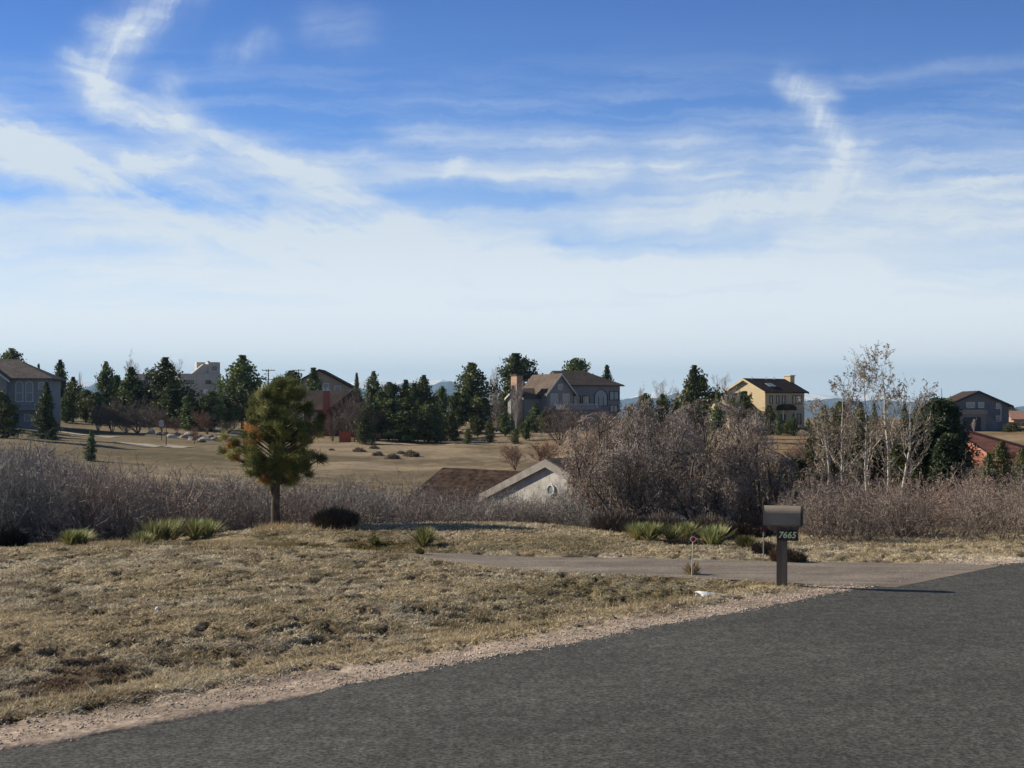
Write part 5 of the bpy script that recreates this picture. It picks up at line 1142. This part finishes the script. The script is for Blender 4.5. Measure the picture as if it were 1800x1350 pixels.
# white stucco house
M_stucco = mat('white_stucco', (.50, .47, .41), .9, .06, 1.0)
H = House('stucco_house', 315, 300, 712, 20, 'flat roofed pale stucco house with a stepped tower and a white disc dish')
H.block(0, 8.4, 0, 8, 6.1, M_stucco); H.part('parapet', MB().box(-.12, 8.52, -.12, 8.12, 6.102, 6.4), M_stucco)
H.part('tower', MB().box(5.9, 8.3, .5, 3.2, 6.402, 8.8).box(5.7, 6.2, .3, .8, 8.802, 9.0), M_stucco)
H.part('stepped_parapet', MB().prism([(2.6, 6.402), (5.89, 6.402), (5.89, 8.4), (5.0, 8.4)], 'y', .9, 3.0).prism([(4.2, 6.402), (5.89, 6.402), (5.89, 8.9), (4.2, 8.9)], 'y', 5, 7.5), M_stucco)
for x in (1.0, 1.7, 2.4, 5.3, 5.9): H.window('f', 0, x, 4.3, .5, .75, M_dark)
H.window('f', .5, 6.8, 7.2, .75, .7, M_dark)
d_ = MB().tube([(5.2, -.7, 2.8), (5.2, -.5, 2.8)], [.52, .5], 16); d_.tube([(5.2, -.5, 2.8), (5.2, 0, 2.6)], .05, 6); H.part('dish', d_, mat('white_paint', (.8, .8, .78), .5, .03), lab='round white disc on the wall')
H.block(-8.2, -5.0, 2.2, 8, 6.3, M_stucco); H.block(-5.0, -.003, 3.4, 8, 4.4, M_stucco); H.window('l', -8.2, 4.0, 3.2, 1.2, 1.4, M_dark); H.window('f', 2.2, -7.2, 3.6, 1.2, 1.5, M_dark)

# red brown house
M_redb = siding_mat('red_brown_siding', (.13, .055, .045), 3.5, .15); M_red = mat('red_paint', (.42, .10, .055), .8, .2, 3)
H = House('red_brown_house', 545, 228, 769, 6, 'red brown house with a taupe roof and a red brick chimney beside the foreground pine')
_, rf = H.gable(-3, 5.2, 1.5, 9, 4.5, 2.6, 'x', M_redb, M_taupe, .6, .2)
_, rg = H.gable(3.1, 9.9, -1.2, 7, 4.3, 2.75, 'y', M_redb, M_broof, .55, .2, M_redb)
c_ = H.part('chimney', MB().box(2.0, 3.05, -.2, 1.3, -2, 7.2), mat('red_brick', (.36, .12, .09), .9, .25, 6, .4, 20)); H.part('chimney_cap', MB().box(1.9, 3.15, -.3, 1.4, 7.202, 7.35), M_trim, c_)
for zz in (2.2, 2.8): H.part('flue', MB().tube([(zz - .1, .5, 7.352), (zz - .1, .5, 7.7)], .12, 8), M_metal, c_)
H.window('f', -1.2, 4.6, 2.9, 1.1, 1.0, M_dark, M_glass_pale); H.window('f', -1.2, 7.1, 2.9, 1.1, 1.0, M_dark); H.window('f', -1.2, 5.0, .6, 2.2, 1.6, M_dark); H.window('f', 1.5, .2, 2.6, 1.0, 1.2, M_trim); H.window('f', 1.5, -2.0, 2.6, 1.0, 1.2, M_trim)
H.part('porch', MB().box(.6, 3.0, -1.6, -.25, 1.2, 1.35).box(.6, .75, -1.6, -1.45, -2, 1.2).box(2.85, 3.0, -1.6, -1.45, -2, 1.2), M_red)
# brown gabled house behind it
M_tans = siding_mat('tan_siding', (.30, .26, .21), 3)
H = House('gabled_house', 505, 300, 705, 0, 'gabled house with a dark roof partly hidden behind the red brown house')
H.gable(.5, 12.5, 0, 9, 3.0, 3.2, 'y', M_tans, M_broof, .6, .25, M_broof)
H.window('f', 0, 7.2, 2.2, 1.3, 1.4, M_trim, M_glass_pale); H.window('f', 0, 9.6, 1.9, 1.3, 1.2, M_trim, M_glass_pale); H.window('f', 0, 8.6, 1.0, .8, 1.2, M_dark); H.window('f', 0, 3.0, 2.0, 1.2, 1.3, M_trim)
# dark grey house at right
M_dgrey = siding_mat('dark_grey_siding', (.155, .165, .18), 3.2)
H = House('dark_grey_house', 1666, 230, 757, -4, 'dark grey gabled house with a flat garage in front near the right edge')
H.gable(0, 9.3, 0, 10, 3.9, 2.05, 'y', M_dgrey, M_broof, .6, .22, M_dark)
H.window('f', 0, 2.8, 3.5, 1.35, .95, M_trim, bars=(2, 1)); H.window('f', 0, 4.6, 3.5, .95, .95, M_trim, bars=(2, 1)); H.window('f', 0, 7.3, 3.4, .7, .95, M_trim); H.window('f', 0, 7.3, 1.4, .7, .95, M_trim)
H.part('downspout', MB().box(8.0, 8.14, -.15, -.003, 1.5, 4.1), M_trim)
H.part('garage', MB().box(.2, 5.0, -3.5, -.003, -2.5, 2.6), M_dgrey); H.part('garage_fascia', MB().box(0, 5.15, -3.65, -.003, 2.602, 3.25), mat('grey_fascia', (.24, .23, .215), .8))
H.part('garage_door', MB().box(1.6, 4.2, -3.56, -3.503, -.2, 2.1), M_dark); 
H.part('wall_shade_wedge', MB().prism([(-2.5, -.003), (3.1, -.003), (-2.5, -.01)], 'x', 5.1, 5.11) if False else MB().prism([(5.16, -2.5), (7.1, -2.5), (7.1, 1.0), (5.16, 2.9)], 'y', -2.6, -.003), M_dgrey)  # slanted block whose shape stands in for the diagonal shade on the wall
# small pinkish house at right edge
M_pink = siding_mat('pinkish_stucco', (.42, .27, .21), .01)
H = House('pink_house', 1782, 265, 757, -10, 'small pinkish house cut by the right edge beyond the dark grey house')
H.gable(0, 8, 0, 7, 2.0, 1.3, 'x', M_pink, mat('pinkish_roof', (.30, .17, .13), .9, .2, 3), .5); H.window('f', 0, 1.2, .6, 1.0, 1.0)
# red tiled house
M_tile = roof_mat('red_roof_tiles', (.40, .165, .11), 2.2, .25)
H = House('tile_roof_house', 1745, 102, 880, 50, 'cream walled house under a terracotta red tiled hip roof at the right edge', 3)
_, rf = H.hip(0, 11, 0, 10.5, 2.4, 2.2, M_cream, M_tile, .7)
H.part('ridge_tiles', MB().tube([(4.7, 5.25, 4.85), (6.3, 5.25, 4.85)], .14, 6).tube([(-.7, -.7, 2.66), (4.7, 5.25, 4.85)], .13, 6).tube([(11.7, -.7, 2.66), (6.3, 5.25, 4.85)], .13, 6).tube([(-.7, 11.2, 2.66), (4.7, 5.25, 4.85)], .13, 6), mat('ridge_tile', (.38, .18, .13), .8, .15), rf)
H.window('f', 0, 1.5, .5, 1.4, 1.3, M_dark); H.window('f', 0, 5.0, .5, 1.8, 1.3, M_dark); H.window('l', 0, 2.0, .5, 1.2, 1.2, M_dark); H.window('l', 0, 6.0, .5, 1.2, 1.2, M_dark)
# near house below the mound
M_pst = mat('grey_stucco', (.44, .42, .385), .9, .18, 2.5, .3, 20); M_shake = roof_mat('wood_shakes', (.044, .029, .023), 4.5, .6); M_fasc = mat('grey_board', (.27, .245, .22), .8, .2, 3)
H = House('near_house', 852, 55, 935, -50, 'near house below the mound, sunlit grey gable with a round ornament and brown shake roof', 1.5, 'near houses')
_, rg = H.gable(0, 7.2, 0, 6, 1.3, 1.34, 'y', M_pst, M_taupe, .12, .14, M_fasc)
_, rs = H.gable(-5.3, -.003, .4, 4.4, .75, 1.25, 'x', M_pst, M_shake, .4, .12)
o_ = MB(); n = 20
for k in range(n):
    a0, a1 = 2 * math.pi * k / n, 2 * math.pi * (k + 1) / n; q = [(3.75 + math.cos(a) * r_, 1.72 + math.sin(a) * r_) for a, r_ in ((a0, .21), (a1, .21), (a1, .15), (a0, .15))]; o_.prism(q, 'y', -.07, -.003)
rw = H.part('round_ornament', o_, M_trim, lab='round white rimmed ornament on the gable'); H.part('disc', MB().prism([(3.75 + math.cos(2 * math.pi * k / 20) * .148, 1.72 + math.sin(2 * math.pi * k / 20) * .198) for k in range(20)], 'y', -.04, -.004), M_glass_pale, rw)
H.part('vent_pipe', MB().tube([(3.5, 1.2, 2.2), (3.5, 1.2, 2.95)], .05, 8), M_trim, rg); H.part('vent_pipe', MB().tube([(3.9, 1.5, 2.2), (3.9, 1.5, 2.85)], .11, 10).tube([(3.9, 1.5, 2.85), (3.9, 1.5, 2.95)], .14, 10), M_metal, rg); H.part('vent_box', MB().box(2.4, 2.8, 2.2, 2.6, 1.9, 2.66), M_trim, rg)

# ------------------------------------------------------------------ far small things
def rock_garden():
    rng = np.random.default_rng(5); protos = []
    for s in range(3):
        import bmesh
        bm = bmesh.new(); bmesh.ops.create_icosphere(bm, subdivisions=2, radius=1)
        for v in bm.verts: v.co *= 1 + .35 * (fbm(np.array([v.co.x * 1.5 + s * 9]), np.array([v.co.y * 1.5 + v.co.z]), s, 3)[0] - .5) * 2
        me = bpy.data.meshes.new('rock'); bm.to_mesh(me); bm.free(); me.materials.append([mat('rock_pale', (.40, .37, .33), .9, .3), mat('rock_grey', (.20, .19, .18), .9, .3), mat('rock_rose', (.36, .24, .19), .9, .3)][s]); protos.append(me)
    names = [(266, 747, 'leftmost pale'), (279, 752, 'second from left grey'), (291, 748, 'rosy'), (301, 757, 'low pale'), (312, 750, 'grey'), (323, 756, 'rosy middle'), (331, 750, 'pale tilted'), (338, 760, 'lowest grey'), (349, 752, 'rosy round'), (360, 757, 'pale flat'), (371, 750, 'grey topmost'), (379, 753, 'rosy right'), (388, 750, 'pale right'), (396, 757, 'low grey right'), (405, 752, 'rightmost rosy')]
    place = ['below the reddish bush', 'beside the thin wooden pole', 'left of the rock garden middle', 'under the pale bare twigs', 'behind the thin pole']
    for i, (u, v, lb) in enumerate(names):
        Y = 204 - (v - 748) * .9; x = wx(u, Y); o = obj('rock', protos[i % 3] if False else protos[{'p': 0, 'g': 1, 'r': 2}['r' if 'rosy' in lb else 'p' if 'pale' in lb else 'g']]); s = .35 + .3 * rng.random(); o.location = (x, Y, max(gz(x, Y), wz(v + 5, Y) - .0) if abs(gz(x, Y) - wz(v + 5, Y)) < 1.5 else gz(x, Y)); o.location.z = gz(x, Y) + .1; o.scale = (s * 1.5, s, s * .85); o.rotation_euler.z = rng.random() * 6
        tag(o, lb + ' boulder of the terraced rock garden on the left slope', 'rock', 'boulders of the rock garden')
rock_garden()
def simple(name, label, cat, mb, mt, loc, rz=0, group=None, **k):
    o = mb.build(name, mt, **k); o.location = loc; o.rotation_euler.z = rz; return tag(o, label, cat, group)
M_pole = mat('weathered_pole', (.12, .095, .08), .9, .2)
for u, top, lab, Y in ((472, 649, 'left utility pole with two crossarms above the foreground pine', 350), (525, 649, 'right utility pole rising behind the round topped pine', 380)):
    x = wx(u, Y); z0 = gz(x, Y) - 1; zt = wz(top, Y); t = thing('utility_pole', lab, 'utility pole', (x, Y, z0), .1, 'utility poles on the skyline'); hh = zt - z0
    MB().tube([(0, 0, 0), (0, 0, hh)], [.17, .12], 8).build('pole', M_pole, t); MB().box(-1.55, 1.55, -.28, -.15, hh - .35, hh - .2).build('crossarm', M_pole, t)
    if u == 472: MB().box(-1.4, 1.4, -.28, -.15, hh - 2.5, hh - 2.36).build('crossarm', M_pole, t)
    for q in (-1.45, -.7, .7, 1.45): MB().tube([(q, -.21, hh - .198), (q, -.21, hh - .02)], .05, 6).build('insulator', M_metal, t)
m_ = MB(); hh = 8.6
for a, b in (((-.5, -.3, 0), (-.08, -.05, hh)), ((.5, -.3, 0), (.08, -.05, hh)), ((0, .5, 0), (0, .08, hh))): m_.tube([a, b], .05, 5)
for k in range(12):
    f0, f1 = k / 12, (k + 1) / 12; m_.tube([(-.5 + .42 * f0, -.3 + .25 * f0, hh * f0), (.5 - .42 * f1, -.3 + .25 * f1, hh * f1)], .035, 4)
simple('antenna_tower', 'thin lattice antenna tower on the skyline left of the dark grey house', 'tower', m_, M_metal, (wx(1655, 600), 600, wz(720, 600)))
simple('wooden_pole', 'thin dark wooden pole standing on the left meadow before the rock garden', 'pole', MB().tube([(0, 0, -.2), (0, 0, 2.5)], [.07, .055], 7).box(-.02, .3, -.03, .03, 2.3, 2.38), M_pole, (wx(292, 176), 176, gz(wx(292, 176), 176)))
Yb = 186; xb = wx(284, Yb); t = thing('birdhouse', 'pale grey box on a short post left of the thin wooden pole', 'birdhouse', (xb, Yb, gz(xb, Yb)))
MB().tube([(0, 0, -.2), (0, 0, 1.75)], .05, 6).build('post', M_pole, t); MB().box(-.25, .25, -.2, .2, 1.752, 2.35).build('box', mat('pale_grey', (.42, .43, .46), .8), t); MB().prism([(-.33, 2.352), (.33, 2.352), (0, 2.6)], 'y', -.27, .27).build('roof', M_trim, t)
def rail_fence(name, label, u0, u1, Y, rails, hh, posts, mt, Y1=None):
    Y1 = Y1 or Y; x0, x1 = wx(u0, Y), wx(u1, Y1); t = thing(name, label, 'fence', (x0, Y, gz(x0, Y)), 0, 'red fences below the red brown house'); z0 = gz(x0, Y)
    for k in range(posts):
        f = k / (posts - 1); x = (x1 - x0) * f; y = (Y1 - Y) * f; z = gz(x0 + x, Y + y) - z0; MB().box(x - .07, x + .07, y - .07, y + .07, z - .3, z + hh + .1).build('post', mt, t)
        if k < posts - 1:
            g1 = (k + 1) / (posts - 1); xx = (x1 - x0) * g1; yy = (Y1 - Y) * g1; z_ = gz(x0 + xx, Y + yy) - z0
            for r_ in range(rails): q = hh * (r_ + 1) / rails - .06; MB().tube([(x, y - .09, z + q), (xx, yy - .09, z_ + q)], .06, 4).build('rail', mt, t)
M_wred = mat('worn_red_paint', (.36, .13, .095), .85, .25, 3)
rail_fence('rail_fence', 'short worn red rail fence just right of the red gate', 616, 631, 213, 4, 1.5, 3, M_wred)
rail_fence('rail_fence', 'long low red rail fence in the shade under the dark grove', 712, 768, 214, 2, .9, 6, M_wred, 216)
rail_fence('rail_fence', 'bit of red fence glimpsed between the little dark pine and the grove', 654, 668, 212, 2, 1.1, 3, M_wred)
xg = wx(598, 213); t = thing('red_gate', 'solid bright red wooden gate panel by the red brown house', 'gate', (xg, 213, gz(xg, 213)))
m_ = MB()
for k in range(8): m_.box(k * .175, k * .175 + .168, -.03, .03, 0, 1.6)
m_.build('panel', M_red, t); MB().box(-.14, -.003, -.08, .08, -.3, 1.75).build('post', M_wred, t); MB().box(1.402, 1.54, -.08, .08, -.3, 1.75).build('post', M_wred, t)

# ------------------------------------------------------------------ mailbox and roadside things
def mailbox():
    X, Y = 3.97, 21.75; z = gz(X, Y)
    M_post = mat('weathered_post', (.18, .14, .105), .9, .35, 9, .7, 40, stretch=(1, 1, .12)); M_box = mat('taupe_enamel', (.27, .225, .175), .5, .14, 5, .15, 30); M_board = mat('dark_board', (.055, .04, .028), .7, .3, 8); M_end = mat('shade_toned_enamel', (.045, .04, .038), .5, .15)  # end enamel darkened to carry the shade of the road side
    t = thing('mailbox', 'taupe rural mailbox on a square wooden post with a dark number board', 'mailbox', (X, Y, z), R(-14))
    MB().box(-.075, .075, -.07, .07, -.25, .862).build('post', M_post, t, .006)
    MB().prism([(-.19, .90), (.25, .90), (.25, .865), (.14, .8), (-.06, .8), (-.19, .865)], 'y', -.055, .055).build('support_beam', M_post, t)
    MB().box(-.245, .295, -.115, .115, .902, .925).build('shelf', M_post, t, .003)
    n = 14; r = .125; w = .125; zb = .927; zs = zb + .155
    prof = [(-w, zb), (w, zb)] + [(math.cos(math.pi * k / n) * r, zs + math.sin(math.pi * k / n) * r) for k in range(n + 1)]
    body = MB().prism(prof, 'x', -.265, .275).build('body', M_box, t)
    inn = [(y * 1.05, zb + (q - zb) * 1.03 - .003 + .0) for y, q in prof]
    d = MB().prism([(y, max(q, zb + .001)) for y, q in inn], 'x', .277, .305).build('door', M_end, t); d['label'] = 'curved end door facing the road, coloured dark for its shaded side'
    MB().tube([(.306, -.02, zs + .07), (.335, -.02, zs + .075), (.335, .02, zs + .075), (.306, .02, zs + .07)], .006, 6).build('handle', M_metal, d)
    MB().prism([(y * 1.04, zb + (q - zb) * 1.02 - .001) for y, q in prof], 'x', -.28, -.266).build('rear_rim', M_end, t)
    bd = MB().box(-.06, .235, -.095, -.072, .70, .855).build('number_board', M_board, t, .003)
    cu = bpy.data.curves.new('digits', 'FONT'); cu.body = '7665'; cu.size = .118; cu.extrude = .0015; cu.offset = .0025; cu.shear = .22; cu.space_character = 1.0
    o = bpy.data.objects.new('digits_source', cu); COL.objects.link(o); bpy.context.view_layer.update(); me = bpy.data.meshes.new_from_object(o.evaluated_get(bpy.context.evaluated_depsgraph_get())); bpy.data.objects.remove(o)
    m = mat('pale_yellow_paint', (.88, .90, .50), .5, .1); me.materials.clear(); me.materials.append(m); co = np.array([v.co[:] for v in me.vertices]); cx = (co[:, 0].min() + co[:, 0].max()) / 2; wd = co[:, 0].max() - co[:, 0].min()
    d = obj('number', me, bd); d.rotation_euler = (R(90), 0, 0); s = .255 / wd; d.scale = (s, s, 1); d.location = (.088 - cx * s, -.0975, .742); d['label'] = 'painted house number 7665'
mailbox()
def marker(u, v, top, lab, tilt, dark):
    Y = 24
    for Yt in np.arange(21, 30, .05):
        if HOR + F * (EYE - gz(wx(u, Yt), Yt)) / Yt <= v: Y = Yt; break
    x = wx(u, Y); h = (v - top) * Y / F; t = thing('driveway_marker', lab, 'marker', (x, Y, gz(x, Y)), 0, 'reflector stakes beside the driveway'); t.rotation_euler = (0, R(tilt), 0)
    MB().tube([(0, 0, -.1), (0, 0, h - .03)], .0085, 8).build('stake', mat('white_stake', (.62, .58, .46), .5, .1) if not dark else mat('grey_stake', (.36, .34, .36), .6, .1), t)
    k = 24; rr = .047; MB().prism([(math.cos(2 * math.pi * i / k) * rr, h + math.sin(2 * math.pi * i / k) * rr) for i in range(k)], 'y', -.018, -.009).build('rim', mat('white_plastic', (.75, .72, .70), .4, .03) if not dark else mat('dark_red_plastic', (.10, .02, .02), .5), t)
    MB().prism([(math.cos(2 * math.pi * i / k) * rr * .70, h + math.sin(2 * math.pi * i / k) * rr * .70) for i in range(k)], 'y', -.024, -.0185).build('reflector', mat('red_reflector', (.55, .02, .03) if not dark else (.12, .012, .015), .25, .05), t)
    if not dark: MB().prism([(math.cos(2 * math.pi * i / k) * rr * .30, h + math.sin(2 * math.pi * i / k) * rr * .30) for i in range(k)], 'y', -.0275, -.0245).build('centre', mat('dark_red', (.2, .01, .015), .3, .05), t)
marker(1216, 1014, 948, 'nearer driveway marker with a white rimmed red reflector on a white stake', 2.0, False)
marker(1342, 988, 931, 'farther driveway marker with a dark red reflector, directly left of the mailbox post', 0, True)
# culvert mouth, a low torn sheet of pale metal
X, Y = 2.88, 21.2; t = thing('culvert_pipe', 'broken white culvert end lying in the hollow left of the mailbox', 'culvert', (X, Y, gz(X, Y) + .0), R(8))
rng_ = np.random.default_rng(2); V = []; n = 16; K = 9
for j in range(K):
    s_ = j / (K - 1); x = -.16 + .32 * s_; r = .125 + .008 * math.sin(s_ * 30) + .04 * (1 - s_)
    for i in range(n + 1):
        a = math.pi * (-.05 + 1.1 * i / n); jag = (-.05 * rng_.random() if j == 0 else 0); V.append((x + jag + (-.05 * math.sin(a) if j == 0 else 0), math.cos(a) * r * 1.15, math.sin(a) * r * (.62 - .2 * s_) + .02))
nv = len(V); V2 = [(x, y * .93, (zz - .02) * .93 + .012) for x, y, zz in V]; f = []
for j in range(K - 1):
    for i in range(n): q = j * (n + 1) + i; f.append((q, q + 1, q + n + 2, q + n + 1)); f.append((nv + q, nv + q + n + 1, nv + q + n + 2, nv + q + 1))
for i in range(n): f.append((i, nv + i, nv + i + 1, i + 1))
MB().add(V + V2, f).build('pipe_mouth', mat('white_weathered_metal', (.66, .68, .68), .6, .25, 8), t, smooth_=True)
MB().prism([(math.cos(math.pi * k / 12) * .125, math.sin(math.pi * k / 12) * .055) for k in range(13)], 'x', .13, .14).build('inner_shade', M_dark, t)  # dark plate standing in for the shade inside the pipe
MB().box(.02, .14, -.20, -.10, .035, .055).build('flange', MATS['white_weathered_metal'], t)
Xb, Yb = wx(277, 18.6), 18.6
import bmesh
bm = bmesh.new(); bmesh.ops.create_uvsphere(bm, u_segments=24, v_segments=14, radius=.032)
for f_ in bm.faces: f_.smooth = True
me = bpy.data.meshes.new('ball'); bm.to_mesh(me); bm.free(); me.materials.append(mat('white_ball', (.8, .8, .78), .4, .05, 60, .6, 300)); o = obj('ball', me); o.location = (Xb, Yb, gz(Xb, Yb) + .05); tag(o, 'small white ball lying on the lawn at left', 'ball')
